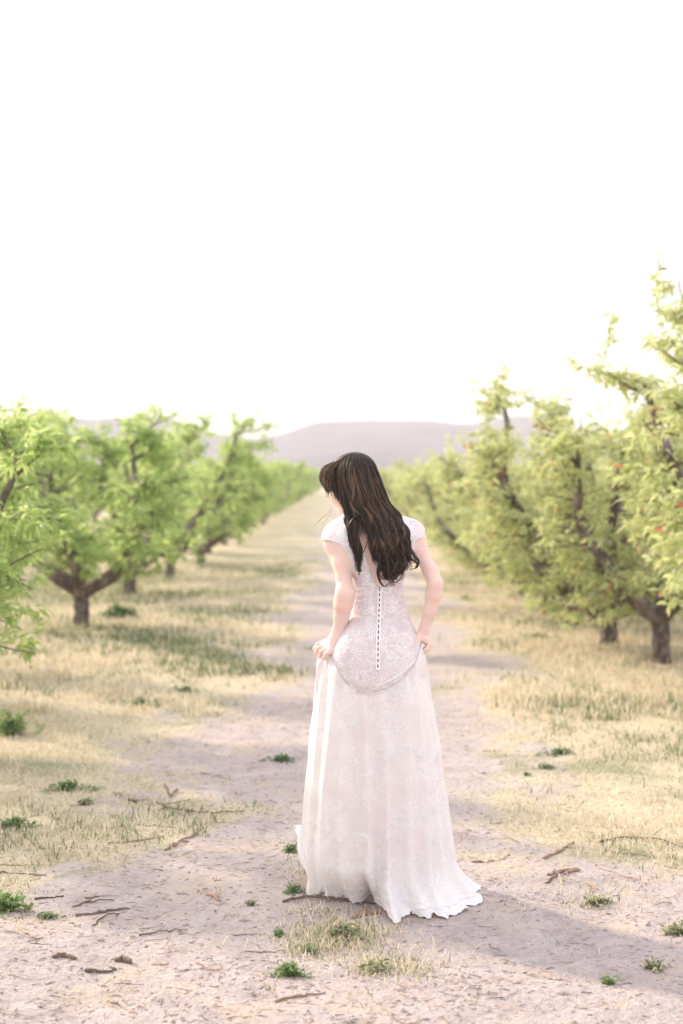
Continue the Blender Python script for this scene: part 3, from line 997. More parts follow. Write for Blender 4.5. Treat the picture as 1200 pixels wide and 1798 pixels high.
def on_back(x, z, lift=.002, tree=None):
    hit = (tree or bod_bvh).ray_cast(Vector((x, 4.3, z)), Vector((0, 1, 0)))
    if hit[0] is None: return None
    n = hit[1]
    if n.y > 0: n = -n
    return hit[0] + n * lift

# ------------------------------------------------------------------ skirt: a loft from the lifted top edge to the trailing hem
def per(tab, phi):
    t = np.array(tab, float); p = t[:, 0]
    q = np.concatenate([p[-3:] - 360, p, p[:3] + 360]); out = []
    for c in range(1, t.shape[1]):
        vv = np.concatenate([t[-3:, c], t[:, c], t[:3, c]])
        y = np.interp(phi, q, vv)
        k = np.exp(-np.linspace(-2, 2, 9) ** 2); k /= k.sum()
        n = len(phi); w = max(1, int(n * .006))
        y = sum(kk * np.roll(y, int(s_) * w) for kk, s_ in zip(k, range(-4, 5)))
        out.append(y)
    return out
NU, NV = 560, 150
phi = np.linspace(-180, 180, NU, endpoint=False)
TX0 = at(557, 1152, 5.10).x; TX1 = at(744, 1128, 5.10).x
# top edge: phi, x, y, z
ue = [at(px, py, 5.0) for px, py in U_EDGE]
def back_y(x, z):
    h_ = on_back(x, z, 0)
    return (h_.y if h_ else 5.08)
top_tab = [(-150, .03, 5.215, .915), (-115, -.05, 5.19, .915), (-90, TX0, 5.12, .905)]
for a, (px, py) in zip(np.linspace(-62, 72, len(U_EDGE)), U_EDGE):
    z = at(px, py, 5.0).z; x = at(px, py, 5.0).x
    top_tab.append((a, x, back_y(x, z) - (.0015 if px < 640 else .006), z))
top_tab += [(90, TX1, 5.10, at(744, 1130, 5.1).z), (115, .29, 5.19, .93), (150, .20, 5.215, .92), (179, .126, 5.22, .915)]
knee_tab = [(-180, .13, 5.46, .22), (-135, -.08, 5.40, .24), (-100, -.150, 5.26, .26), (-80, -.133, 5.17, .20), (-50, -.08, 5.06, .15), (-20, .06, 4.985, .15), (0, .13, 4.965, .15), (20, .19, 4.955, .15),
            (50, .31, 4.985, .15), (80, .392, 5.08, .15), (100, .40, 5.18, .15), (135, .32, 5.38, .17)]
hx = lambda px, py: tuple(gnd(px, py))[:2]
hem_tab = [(-180, .14, 5.54, .10), (-135, -.12, 5.48, .17), (-105, -.162, 5.33, .215), (-92, -.152, 5.25, .19), (-82, *hx(540, 1572), .008), (-60, *hx(566, 1575), .006), (-40, *hx(602, 1581), .006),
           (-24, *hx(640, 1586), .006), (-12, *hx(655, 1572), .016), (-2, *hx(672, 1600), .008), (8, *hx(690, 1620), .004), (22, *hx(718, 1606), .004), (38, *hx(750, 1611), .004), (54, *hx(785, 1613), .004),
           (68, *hx(812, 1598), .004), (84, *hx(836, 1583), .006), (100, *hx(825, 1560), .01), (135, .40, 5.46, .03)]
tp, kn, hm_ = per(top_tab, phi), per(knee_tab, phi), per(hem_tab, phi)
V = np.zeros((NV, NU, 3)); cv = np.zeros((NV, NU))
pr = np.radians(phi)
gr_ = np.random.default_rng(4)
# folds: a few deep soft ones and shallower ones between; they start at the hands and open downwards
fc = np.array([-118, -97, -74, -52, -31, -8, 13, 33, 52, 66, 82, 101, 140, 170]); fw = np.array([7, 5.5, 5, 4.5, 5.5, 4.5, 4.5, 5.5, 4.5, 4, 5, 6, 8, 8]); fa = np.array([.8, .5, .5, .6, .8, 1., .8, .9, .7, .7, .9, 1, 1, .8])
fold = sum(a * np.exp(-((phi - c) / w_) ** 2) for a, c, w_ in zip(fa, fc, fw)) - .35
n1_ = np.array([noise.fractal(Vector((math.cos(p) * 2.2, math.sin(p) * 2.2, 3)), .7, 2, 4) for p in pr])
for r in range(NV):
    t_ = (r / (NV - 1))
    tk = .80
    if t_ < tk:
        s_ = t_ / tk; 
        P = [tp[c] * (1 - s_) + kn[c] * s_ for c in range(3)]
        # slight outward belly
        b_ = math.sin(s_ * math.pi) * .004
    else:
        s_ = (t_ - tk) / (1 - tk); s2 = s_ * s_ * (1.6 - .6 * s_)
        P = [kn[c] * (1 - s2) + hm_[c] * s2 for c in range(2)] + [kn[2] * (1 - s_) + hm_[2] * s_]
        b_ = 0
    amp = .006 + .036 * t_ ** 1.1
    shift = np.array([noise.noise(Vector((math.cos(p) * 2.5, math.sin(p) * 2.5, t_ * 2.2 + 4))) for p in pr])
    ff = np.interp(((phi + shift * 5 * t_) + 180) % 360 - 180, phi, fold)
    rr = amp * ff + b_ + .010 * t_ * n1_ + .0045 * np.array([noise.noise(Vector((math.cos(p) * 6 + t_ * 2, math.sin(p) * 6, t_ * 9))) for p in pr])
    if t_ > .955:   # scalloped, fluttering lace edge
        e = (t_ - .955) / .045
        rr = rr + .008 * e * np.sin(pr * 34 + 2 * np.sin(pr * 5)) + .012 * e
        P[2] = P[2] + .007 * e * (np.abs(np.sin(pr * 43)) - .4) + .012 * e * np.maximum(0, np.sin(pr * 17 + 1)) ** 3
    V[r, :, 0] = P[0] + np.sin(pr) * rr; V[r, :, 1] = P[1] - np.cos(pr) * rr; V[r, :, 2] = np.maximum(P[2], .003)
    cv[r] = .02 + .62 * np.clip((t_ - .62) / .38, 0, 1) + .12 * (ff > .2)
    # the centre-back panel is the clearest net
    cv[r] += .50 * np.clip((np.abs(phi - 5) - 16) / 30, 0, 1) * (1 - .2 * t_)
i, j = np.meshgrid(np.arange(NV - 1), np.arange(NU), indexing='ij')
j2 = (j + 1) % NU
F = np.stack([i * NU + j, i * NU + j2, (i + 1) * NU + j2, (i + 1) * NU + j], -1).reshape(-1, 4)
for hx_, hz_, ph_ in ((TX0 + .03, .905, .4), (TX1 - .02, .94, 1.3)):      # creases that fan out from each fist
    dx_, dz_ = V[..., 0] - hx_, V[..., 2] - hz_
    ds_ = np.hypot(dx_, dz_); an_ = np.arctan2(dx_, -dz_)
    V[..., 1] -= (V[..., 1] < 5.13) * .0065 * np.sin(an_ * 11 + ph_ + ds_ * 6) * np.exp(-ds_ / .20) * np.clip(ds_ / .04, 0, 1)
for _ in range(2):      # the skirt lies outside the fitted lace everywhere
    dn = T2.sample(V); push = np.clip(.0092 - dn, 0, .03) * (np.arange(NV)[:, None] < NV * .5)
    e_ = V[..., :2] - np.array([.128, 5.11]); e_ /= np.linalg.norm(e_, axis=2)[..., None]
    V[..., :2] += e_ * push[..., None] * 1.15
Vs = V.reshape(-1, 3).copy()
skirt_bvh = BVHTree.FromPolygons([tuple(v) for v in Vs], [tuple(f) for f in F])
me = mesh_np('skirt', Vs, F); tint_attr(me, np.clip(cv.ravel(), 0, 1))
skirt = link('skirt', rel(me), M_skirt, dress)
# the folded top edge, over which the fitted lace bags slightly
fe = MB()
ep = [Vector((V[0, q, 0], V[0, q, 1] - .003, V[0, q, 2] + .002)) for q in range(NU) if -6 < phi[q] < 74][::4]
fe.tube(ep, [.0008] + [.0016 + .0006 * math.sin(q * .5) for q in range(len(ep) - 2)] + [.0012], 8)
link('folded_edge', rel(fe.mesh('folded_edge')), M_skirt, dress)
# a roll of cloth below the right hand and one below the left, where the skirt is gathered
for pts, rads in [([(744, 1131, 5.055), (735, 1146, 5.03), (724, 1163, 4.995), (706, 1181, 4.975), (686, 1194, 4.965), (660, 1206, 4.965)], [.005, .008, .009, .007, .004, .002])]:
    rb = MB(); P = catmull([at(*p) for p in pts], 26); R = np.interp(np.linspace(0, 1, 26), np.linspace(0, 1, len(rads)), rads)
    rb.tube(P, R, 12)
    link('gathered_fold', rel(rb.mesh('gathered_fold')), M_skirt, dress)

# ------------------------------------------------------------------ button placket
pl = [(667.5, 1034), (667, 1060), (666, 1085), (664.5, 1110), (663.5, 1140), (663, 1172)]
def placket(px_off, w_, name, mat):
    rows = catmull([Vector((p[0] + px_off, p[1], 0)) for p in pl], 50)
    vv = []
    for a in rows:
        for s_, lf in ((-w_, .0015), (-w_ * .8, .0038), (w_ * .8, .0038), (w_, .0015)):
            c = at(a[0] + s_, a[1], 5.02); q = on_back(c.x, c.z, lf) or Vector((c.x, 5.03, c.z))
            vv.append(q)
    ff = [(4 * a + b, 4 * a + b + 1, 4 * a + b + 5, 4 * a + b + 4) for a in range(49) for b in range(3)]
    return link(name, rel(mesh_np(name, [tuple(v) for v in vv], ff)), mat, dress)
placket(-2.5, 1.5, 'button_band', M_cord); placket(2.4, 1.5, 'button_band', M_cord)
placket(0, .95, 'closure_gap', M_gap)
bb = bmesh.new(); bmesh.ops.create_uvsphere(bb, u_segments=10, v_segments=6, radius=1); bme_ = bpy.data.meshes.new('button'); bb.to_mesh(bme_); bb.free()
bme_.materials.append(M_satin)
for p in bme_.polygons: p.use_smooth = True
for q, yv in enumerate(np.linspace(1040, 1170, 15)):
    xx = np.interp(yv, [p[1] for p in pl], [p[0] for p in pl])
    c = at(xx - .1, yv, 5.02); h_ = on_back(c.x, c.z, .005) or Vector((c.x, 5.03, c.z))
    b_ = link('button', bme_, None, dress, h_ - ORG); b_.scale = (.0055, .003, .0046)

# ------------------------------------------------------------------ corded lace motifs sewn on the net
def curve_scroll(cx, cz, s_, ang, hand_=1, turns=1.25, n=26):
    P = []
    for q in range(n):
        f = q / (n - 1); r_ = s_ * (.06 + .94 * (1 - f) ** .75) * .5
        a = ang + hand_ * f * turns * 2 * math.pi
        P.append((cx + math.cos(a) * r_, cz + math.sin(a) * r_))
    return P
def motif_flower(cx, cz, s_, rot):
    out = []
    for k_, rr in ((6, .5), (5, .27)):
        P = []
        for q in range(49):
            a = rot + q / 48 * 2 * math.pi
            r_ = s_ * rr * (.82 + .20 * abs(math.sin(k_ * (a - rot) / 2)))
            P.append((cx + math.cos(a) * r_, cz + math.sin(a) * r_))
        out.append(P)
    out.append([(cx + math.cos(a) * s_ * .08, cz + math.sin(a) * s_ * .08) for a in np.linspace(0, 6.28, 9)])
    for k_ in range(6):
        a = rot + (k_ + .5) * 1.047
        out.append([(cx + math.cos(a) * s_ * r_, cz + math.sin(a) * s_ * r_) for r_ in (.3, .40, .47)])
    return out
def motif_paisley(cx, cz, s_, rot, hand_=1):
    out = [curve_scroll(cx, cz, s_ * .62, rot, hand_), curve_scroll(cx, cz, s_ * .40, rot + .3, hand_, .8)]
    for k_ in range(4):
        r0 = s_ * (.34 + .07 * k_); P = []
        for q in range(16):
            a = rot - hand_ * q / 15 * (1.9 - .2 * k_); r_ = r0 * (1 + .75 * q / 15)
            P.append((cx + math.cos(a) * r_, cz + math.sin(a) * r_))
        out.append(P)
    return out
def motif_feather(cx, cz, s_, rot):
    out = []
    for k_ in range(-2, 3):
        P = []; w_ = s_ * .10
        for q in range(21):
            f = q / 20 * 2 * math.pi; l_ = s_ * (.5 - .05 * abs(k_)); a = rot + k_ * .24
            u_, v_ = l_ * (.5 - .5 * math.cos(f)) + s_ * .1, w_ * .5 * math.sin(f) * (.4 + .6 * (.5 - .5 * math.cos(f)))
            P.append((cx + math.cos(a) * u_ - math.sin(a) * v_, cz + math.sin(a) * u_ + math.cos(a) * v_))
        out.append(P)
    return out
def motif_sprig(cx, cz, s_, rot):
    out = []
    stem = []
    for q in range(14):
        f = q / 13; a = rot + .8 * math.sin(f * 3)
        stem.append((cx + s_ * f * math.cos(a), cz + s_ * f * math.sin(a)))
        if q % 2 and q > 1:
            for sg in (-1, 1):
                b_ = a + sg * 1.0; c_ = stem[-1]; r_ = s_ * .085
                o_ = (c_[0] + math.cos(b_) * r_ * 1.2, c_[1] + math.sin(b_) * r_ * 1.2)
                out.append([(o_[0] + math.cos(e) * r_, o_[1] + math.sin(e) * r_ * .8) for e in np.linspace(0, 6.28, 9)])
    out.append(stem)
    return out
both = [bod_bvh, skirt_bvh]
def lay(curves, name, rad=.0014, lift=.0004):
    mb_ = MB()
    for P in curves:
        seg = []
        def flush():
            if len(seg) > 2:
                ok = all((seg[q] - seg[q + 1]).length < .03 for q in range(len(seg) - 1))
                if ok: mb_.tube(seg, rad, 4, cap=False)
            seg.clear()
        for x, z in P:
            hs = [b.ray_cast(Vector((x, 4.3, z)), Vector((0, 1, 0))) for b in both]
            hs = [h_ for h_ in hs if h_[0] is not None and h_[0].y < 5.16]
            if not hs: flush(); continue
            h_ = min(hs, key=lambda q: q[0].y)
            n_ = h_[1] if h_[1].y < 0 else -h_[1]
            if abs(n_.y) < .12: flush(); continue
            seg.append(h_[0] + n_ * lift)
        flush()
    if mb_.n:
        return link(name, rel(mb_.mesh(name)), M_cord, dress)
def X_(px): return at(px, 1100, 5.02).x
def Z_(py): return at(600, py, 5.02).z
k_ = .00201
FL = [(641, 1066, 27), (687, 1062, 26), (633, 1135, 26), (597, 1147, 24), (708, 1130, 22), (697, 1222, 22), (684, 1257, 20), (690, 1186, 18), (652, 1180, 18), (672, 1290, 17), (638, 1040, 15)]
for q, (px, py, s_) in enumerate(FL):
    lay(motif_flower(X_(px), Z_(py), s_ * k_, q), 'lace_flower')
PA = [(636, 1110, 34, 1.2, 1), (690, 1114, 34, 2.0, -1), (648, 1087, 22, .4, -1), (681, 1088, 22, 2.9, 1), (700, 1155, 24, .5, -1), (616, 1125, 22, 2.5, 1), (627, 1185, 22, 1.1, 1), (672, 1317, 22, 1.2, 1),
      (668, 1350, 22, 1.9, -1), (690, 1325, 22, .9, -1), (700, 1200, 20, 2.4, 1), (712, 1158, 18, 2, 1), (612, 1255, 22, .7, 1), (655, 1240, 20, 2, 1)]
for px, py, s_, r_, h_ in PA:
    lay(motif_paisley(X_(px), Z_(py), s_ * k_, r_, h_), 'lace_scroll')
FE = [(683, 1158, 34, 1.45), (628, 1213, 36, 2.3 + .4), (712, 1215, 30, 1.3), (672, 1378, 30, 1.6), (690, 1230, 26, 1.0), (655, 1075, 20, 1.7), (604, 1160, 20, 4.0), (676, 1440, 34, 4.4)]
for px, py, s_, r_ in FE:
    lay(motif_feather(X_(px), Z_(py), s_ * k_, r_), 'lace_spray')
gL = random.Random(8)
SP = [(615, 1085, 26, 1.2), (700, 1085, 30, 1.4), (712, 1105, 30, 4.6), (606, 1130, 30, 4.9), (645, 1150, 26, 4.4), (652, 1195, 28, 2.4), (690, 1170, 24, .6), (672, 1195, 30, 4.6), (668, 1240, 40, 4.7), (690, 1250, 34, 4.5)]
for q in range(46):   # scattered over the skirt, thicker towards the hem
    py = 1250 + 330 * gL.random() ** .7
    fl = (py - 1150) / 430
    px = gL.uniform(560 - 12 * fl, 745 + 55 * fl)
    SP.append((px, py, gL.uniform(20, 34), gL.uniform(0, 6.3)))
for px, py, s_, r_ in SP:
    lay(motif_sprig(X_(px), Z_(py), s_ * k_, r_), 'lace_sprig', .0012)
for q in range(60):
    py = 1455 + 150 * gL.random() ** .6
    px = gL.uniform(545, 760 + 60 * max(0, (py - 1480) / 120))
    r_ = gL.uniform(0, 6.3)
    c_ = (X_(px), Z_(py))
    (lay(motif_flower(*c_, gL.uniform(16, 24) * k_, r_), 'lace_flower', .0013) if gL.random() < .45 else lay(motif_paisley(*c_, gL.uniform(16, 26) * k_, r_, gL.choice((-1, 1))), 'lace_scroll', .0013))
for q in range(26):   # sleeves and upper back
    if q % 2: px, py = gL.uniform(572, 622), gL.uniform(915, 955)
    else: px, py = gL.uniform(706, 732), gL.uniform(908, 950)
    lay(motif_flower(X_(px), Z_(py), gL.uniform(11, 17) * k_, q), 'lace_flower', .0013)
for px, py, s_, r_ in ((628, 975, 22, 4.9), (634, 1000, 26, 4.8), (644, 1022, 20, 5.0), (700, 1015, 24, 4.7), (690, 1030, 20, 3.4), (628, 1030, 20, 4.4), (712, 975, 20, 4.6)):
    lay(motif_sprig(X_(px), Z_(py), s_ * k_, r_), 'lace_sprig', .0012)
# scalloped neckline and sleeve edging, and the corded hem
def edging(pts, n, amp, name='lace_edging', rad=.0016):
    c = catmull([Vector((p[0], p[1], 0)) for p in pts], n)
    t = np.gradient(c, axis=0)
    P = []
    for q in range(n):
        nx_, ny_ = -t[q][1], t[q][0]; l_ = math.hypot(nx_, ny_) + 1e-6
        a = amp * abs(math.sin(q * .9))
        P.append((X_(c[q][0] + nx_ / l_ * a), Z_(c[q][1] + ny_ / l_ * a)))
    lay([P], name, rad, .002)
edging([(621, 925), (629, 944), (637, 964), (645, 988), (655, 1012), (663, 1030)], 60, 1.4)
edging([(704, 915), (699, 938), (691, 966), (681, 1000), (673, 1027)], 60, -1.4)
edging([(570, 945), (588, 950), (602, 956), (613, 972), (618, 988)], 40, 1.2)
edging([(733, 942), (727, 950), (724, 968)], 24, 1.2)
edging([(628, 1034), (645, 1034), (662, 1034)], 24, .8); edging([(672, 1034), (690, 1030), (706, 1027)], 24, .8)
hemt = MB()
hp = [Vector(V[NV - 1, q]) + Vector((0, 0, .001)) for q in range(NU)]
hemt.tube(hp + [hp[0]], .0022, 5, cap=False)
hp = [Vector(V[NV - 6, q]) + Vector((0, -.002, .002)) for q in range(NU)]
hemt.tube(hp + [hp[0]], .0014, 4, cap=False)
link('hem_cord', rel(hemt.mesh('hem_cord')), M_cord, dress)

# ------------------------------------------------------------------ hair
m = NM('hair')
t = m.attr('tint')
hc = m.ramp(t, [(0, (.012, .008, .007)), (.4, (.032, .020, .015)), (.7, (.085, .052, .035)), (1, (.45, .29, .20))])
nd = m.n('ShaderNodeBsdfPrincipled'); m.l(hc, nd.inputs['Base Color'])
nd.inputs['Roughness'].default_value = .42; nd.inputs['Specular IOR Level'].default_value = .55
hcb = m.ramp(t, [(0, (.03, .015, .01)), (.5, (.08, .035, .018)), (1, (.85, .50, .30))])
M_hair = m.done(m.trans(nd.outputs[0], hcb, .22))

# rows of the hair sheet: photo row -> left edge, right edge, depth of bulge, centre depth
rows = [(797, 618, 633, .030), (801, 608, 643, .050), (809, 599, 652, .072), (822, 594, 660, .092), (840, 592, 667, .102), (860, 596, 674, .108), (885, 602, 686, .112), (905, 606, 702, .120)]
rowsA = [(925, 609, 632, .128), (945, 614, 631, .132), (965, 618, 633, .130), (985, 624, 634, .125), (1004, 629, 633, .12)]
rowsB = [(925, 641, 712, .140), (945, 649, 719, .142), (965, 655, 724, .140), (985, 659, 729, .135), (1002, 663, 724, .130), (1018, 668, 712, .125), (1030, 676, 700, .12)]
hr = MB()
gH = random.Random(31)
def sheet(s_, layer, end_py, lock):
    """guide through the rows for sideways place s_ (0..1)"""
    pts = []
    for py, a, b, D in rows:
        px = a + (b - a) * s_
        bul = math.sqrt(max(.02, 1 - (.97 * (2 * s_ - 1)) ** 2))
        pts.append(at(px, py, 5.135 - D * layer * (.30 + .70 * bul)))
    left = s_ < .27
    rw = rowsA if left else rowsB
    s2 = s_ / .27 if left else (s_ - .27) / .73
    for py, a, b, D in rw:
        if py > end_py: break
        px = a + (b - a) * s2
        bul = math.sqrt(max(.1, 1 - (.8 * (2 * s_ - 1)) ** 2))
        pts.append(at(px, py, 5.135 - D * (.55 + .45 * layer) * (.72 + .28 * bul)))
    return pts
def strands(pts, n, spread, tip, w0, tint, wave=0., wl=.12, ph=0., n_pts=34, start=.25):
    C = catmull(pts, n_pts)
    L = np.concatenate([[0], np.cumsum(np.linalg.norm(np.diff(C, axis=0), axis=1))])
    f = L / L[-1]
    env = np.clip((f - start) / (1 - start), 0, 1)
    wx = wave * env * np.sin(L / wl * 2 * math.pi + ph); wy = wave * .8 * env * np.cos(L / wl * 2 * math.pi + ph * 1.3)
    C = C + np.stack([wx, wy, 0 * wx], 1)
    for q in range(n):
        a = gH.uniform(0, 6.28); r_ = math.sqrt(gH.random())
        rr = r_ * (spread * (1 - f) + tip * f) * np.minimum(1, .35 + f * 3)
        tw_ = a + f * gH.uniform(-1.5, 1.5)
        O = np.stack([np.cos(tw_) * rr, np.sin(tw_) * rr * .7, 0 * rr], 1)
        end = n_pts if gH.random() < .6 else int(n_pts * gH.uniform(.82, 1))
        P = (C + O)[:end]
        W_ = np.full(end, w0 * gH.uniform(.7, 1.2)); W_[-5:] *= np.linspace(.9, .25, 5); W_[0] *= .6
        hr.tube(P, W_, 3, t=min(1, max(0, tint + gH.gauss(0, .09))), cap=False)
# base sheet: many near-parallel strands
for q in range(190):
    s_ = (q + gH.random()) / 190
    e = 1006 if s_ < .27 else (gH.uniform(1006, 1030) if .38 < s_ < .8 else gH.uniform(985, 1006))
    if s_ < .27: e = gH.choice((925, 945, 965, 985, 1005)) + 1
    lk = int(s_ * 26)
    strands(sheet(s_, gH.uniform(.90, 1.06), e, lk), 11, .0065, .0060, .0007, .32 + .22 * math.sin(lk * 2.4) * .6, .009 if s_ > .27 else .006, .105, lk * 1.7 + gH.uniform(-.3, .3))
# shaped outer locks in a lighter tint
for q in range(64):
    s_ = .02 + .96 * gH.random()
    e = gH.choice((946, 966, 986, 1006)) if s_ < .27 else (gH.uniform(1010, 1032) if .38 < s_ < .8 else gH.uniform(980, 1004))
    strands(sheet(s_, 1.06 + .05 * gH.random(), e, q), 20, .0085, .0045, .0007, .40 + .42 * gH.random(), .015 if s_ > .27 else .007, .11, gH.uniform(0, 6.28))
# curls at the right edge and free ends
def free(pts, n, sp, tip, tint=.35, wave=.0, w0=.0009, wl=.08):
    strands([at(*p) for p in pts], n, sp, tip, w0, tint, wave, wl, gH.uniform(0, 6))
free([(700, 930, 5.00), (712, 960, 4.995), (722, 980, 4.99), (733, 989, 4.99), (731, 997, 4.995), (720, 1000, 5.0)], 60, .009, .003)
free([(706, 940, 5.00), (716, 965, 4.99), (727, 975, 4.985), (735, 984, 4.985), (733, 993, 4.99), (724, 994, 4.99)], 40, .006, .0025, .5)
free([(690, 950, 4.99), (702, 985, 4.985), (709, 1000, 4.985), (703, 1007, 4.99), (697, 998, 4.99)], 50, .008, .003)
free([(668, 985, 4.985), (664, 1005, 4.98), (668, 1022, 4.98), (676, 1030, 4.985), (682, 1024, 4.99)], 50, .007, .002, .3)
free([(680, 980, 4.98), (684, 1005, 4.975), (692, 1022, 4.98), (700, 1020, 4.985), (704, 1016, 4.99)], 50, .007, .002, .4)
free([(636, 885, 5.0), (643, 925, 4.985), (648, 945, 4.985), (640, 965, 4.99), (633, 978, 4.995), (634, 990, 5.0)], 5, .002, .001, .2, .002, .0007)
free([(640, 895, 5.0), (645, 930, 4.985), (652, 955, 4.985), (660, 975, 4.985)], 12, .004, .002, .3)

free([(612, 860, 5.02), (622, 885, 5.0), (634, 893, 4.995), (633, 903, 4.995), (624, 909, 5.0), (614, 925, 5.0), (618, 950, 4.995), (627, 985, 5.0)], 70, .010, .002, .45)
free([(604, 850, 5.05), (606, 878, 5.03), (611, 900, 5.02), (617, 925, 5.005), (625, 945, 5.0), (628, 975, 5.0), (631, 1010, 5.005)], 60, .008, .002, .35)
free([(618, 830, 5.03), (621, 865, 5.01), (618, 885, 5.0), (624, 897, 4.99), (634, 903, 4.99)], 40, .006, .003, .8)
# side hair over the cheek, and the fringe, its backlight put into a lighter tint
GK = [[(615, 799, 5.09), (603, 812, 5.07), (600, 835, 5.055), (603, 858, 5.05), (607, 885, 5.045), (609, 903, 5.04)],
      [(612, 800, 5.10), (596, 811, 5.09), (584, 828, 5.085), (585, 849, 5.085), (591, 866, 5.075), (598, 882, 5.06)],
      [(608, 801, 5.12), (588, 811, 5.13), (573, 824, 5.135), (571, 843, 5.135), (575, 857, 5.125), (582, 868, 5.12)],
      [(605, 804, 5.14), (585, 812, 5.16), (566, 821, 5.175), (560, 835, 5.18), (563, 848, 5.17), (570, 862, 5.16)]]
GK = np.array(GK)
for q in range(95):
    u = 3 * (q + gH.random()) / 95; i0 = min(2, int(u)); f_ = u - i0
    gp_ = GK[i0] * (1 - f_) + GK[i0 + 1] * f_
    gp_[3:] += np.array([gH.uniform(-3, 3), gH.uniform(-7, 3), 0])
    gp_[1:4, 1] += gH.uniform(-1.5, 4.0)
    gp_[1:, 0] += gH.uniform(-1, 2.5) + (2.0 if u > 2 else 0)
    gp_[-1, 0] += gH.uniform(-2, 4)
    strands([at(*p) for p in gp_], 6 if u > 1.4 else 10, .0080, .0035, .00060, gH.uniform(.30, .72) + .07 * u, .003, .06, gH.uniform(0, 6))
for q in range(26):   # thin wisps of the fringe hanging lower, their backlight put into a pale tint
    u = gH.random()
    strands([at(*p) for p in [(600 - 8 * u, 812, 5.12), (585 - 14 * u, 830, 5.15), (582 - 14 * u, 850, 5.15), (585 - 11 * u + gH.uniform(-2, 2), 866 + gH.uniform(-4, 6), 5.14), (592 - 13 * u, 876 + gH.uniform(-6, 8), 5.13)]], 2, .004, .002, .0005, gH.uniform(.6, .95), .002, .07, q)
for q in range(60):   # hair drawn over the crown from the parting, hiding the scalp
    s_ = q / 59
    rws = rows[:5]
    pts = [at(617 + 17 * s_, 796.5, 5.15)] + [at(a + (b - a) * s_, py - 1, 5.135 - D * 1.10 * (.30 + .70 * math.sqrt(max(.02, 1 - (.97 * (2 * s_ - 1)) ** 2)))) for py, a, b, D in rws]
    strands(pts, 12, .005, .005, .0009, .38 + .2 * math.sin(q * 1.1), 0)
for q in range(46):   # flyaways
    s_ = gH.random()
    base = sheet(s_, 1.1, 1000, 0)
    k1 = gH.randint(0, 4); seg_ = base[k1:k1 + gH.randint(4, 7)]
    o_ = Vector((gH.choice((-1, 1)) * gH.uniform(.002, .018), -.01, gH.uniform(0, .008)))
    seg_ = [p + o_ * (a / len(seg_)) for a, p in enumerate(seg_)]
    strands(seg_, 1, .001, .001, .00055, gH.uniform(.5, 1), .004, .09, gH.uniform(0, 6))
for pts in (((583, 893, 5.15), (572, 905, 5.15), (563, 912, 5.15), (552, 925, 5.15)), ((585, 897, 5.15), (578, 905, 5.15), (571, 915, 5.15), (566, 922, 5.15)), ((590, 900, 5.14), (586, 908, 5.14), (589, 916, 5.14)),
            ((740, 958, 5.05), (752, 960, 5.05), (764, 958, 5.05), (773, 952, 5.05))):
    strands([at(*p) for p in pts], 3, .001, .003, .00045, .95)
# scalp cap under the strands
cap = Field()
cap.ell(hd(-.014, 0, .0175), (.0965, .0770, .0825), .02, HB)
fz = (FX[0][:, None, None] - HC[0]) * HB[0][0] + (Yg - HC[1]) * HB[0][1] + (FX[2][None, None, :] - HC[2]) * HB[0][2]
uz = (FX[0][:, None, None] - HC[0]) * HB[2][0] + (Yg - HC[1]) * HB[2][1] + (FX[2][None, None, :] - HC[2]) * HB[2][2]
cutf = np.maximum(fz - .045 - np.clip(uz, 0, .05) * .9, -uz - .075)
cap.d = np.maximum(cap.d, cutf.astype(np.float32))
cV, cF = nets(cap.d)
cV = smooth_v(cV, cF, 2)
hr.add(cV, cF, .25)
link('hair', rel(hr.mesh('hair')), M_hair, person)
# ------------------------------------------------------------------ weeds, sticks, bark and stones on the track
def weed(px, py, wid, hgt, n, leafl, label, dark=.35, seed=0, erect=.6, group=None, cat='weed'):
    g_ = np.random.default_rng(seed + 100)
    c = gnd(px, py)
    root = bpy.data.objects.new('weed_clump', None); COL.objects.link(root); root.location = (c.x, c.y, gh(c.x, c.y) - .002)
    st = MB(); P, D, L = [], [], []
    for q in range(n):
        a = g_.uniform(0, 6.28); r_ = abs(g_.normal(0, .42)) * wid * .4
        b = Vector((math.cos(a) * r_, math.sin(a) * r_ * .7, -.004))
        r_ *= 1 + .5 * math.sin(a * 3 + seed); b = Vector((math.cos(a) * r_ * 1.2, math.sin(a) * r_ * .8, -.004))
        h_ = hgt * g_.uniform(.3, 1) * max(.2, 1 - r_ / wid)
        tip = b + Vector((g_.normal(0, .35) * h_, g_.normal(0, .35) * h_, h_))
        m_ = (b + tip) / 2 + Vector((g_.normal(0, .1) * h_, g_.normal(0, .1) * h_, .1 * h_))
        st.tube(catmull([b, m_, tip], 5), .0011, 3, t=g_.uniform(.1, .5), cap=False)
        for e in range(5):
            f = .2 + .8 * e / 4
            pp = b.lerp(m_, min(1, f * 2)) if f < .5 else m_.lerp(tip, f * 2 - 1)
            az = g_.uniform(0, 6.28)
            P.append(tuple(pp)); D.append((math.cos(az), math.sin(az), erect * g_.uniform(-.2, 1.6))); L.append(leafl * g_.uniform(.5, 1.2))
    link('stem', st.mesh('stem'), M_weed, root)['kind'] = 'stuff'
    P, D, L = np.array(P), np.array(D), np.array(L)
    dry = dark >= .8
    T = np.clip(g_.normal(.45 if dry else dark + .15, .16, len(P)), 0, 1)
    V, F, TT = leaf_arrays(P, D, L, L * .17, T, g_.uniform(-1, 1, len(P)))
    me = mesh_np('leaves', V, F, False); tint_attr(me, TT)
    f = link('leaves', me, M_grass if dry else M_weed, root); f['kind'] = 'stuff'
    thing(root, label, cat, group or 'green weeds along the track')
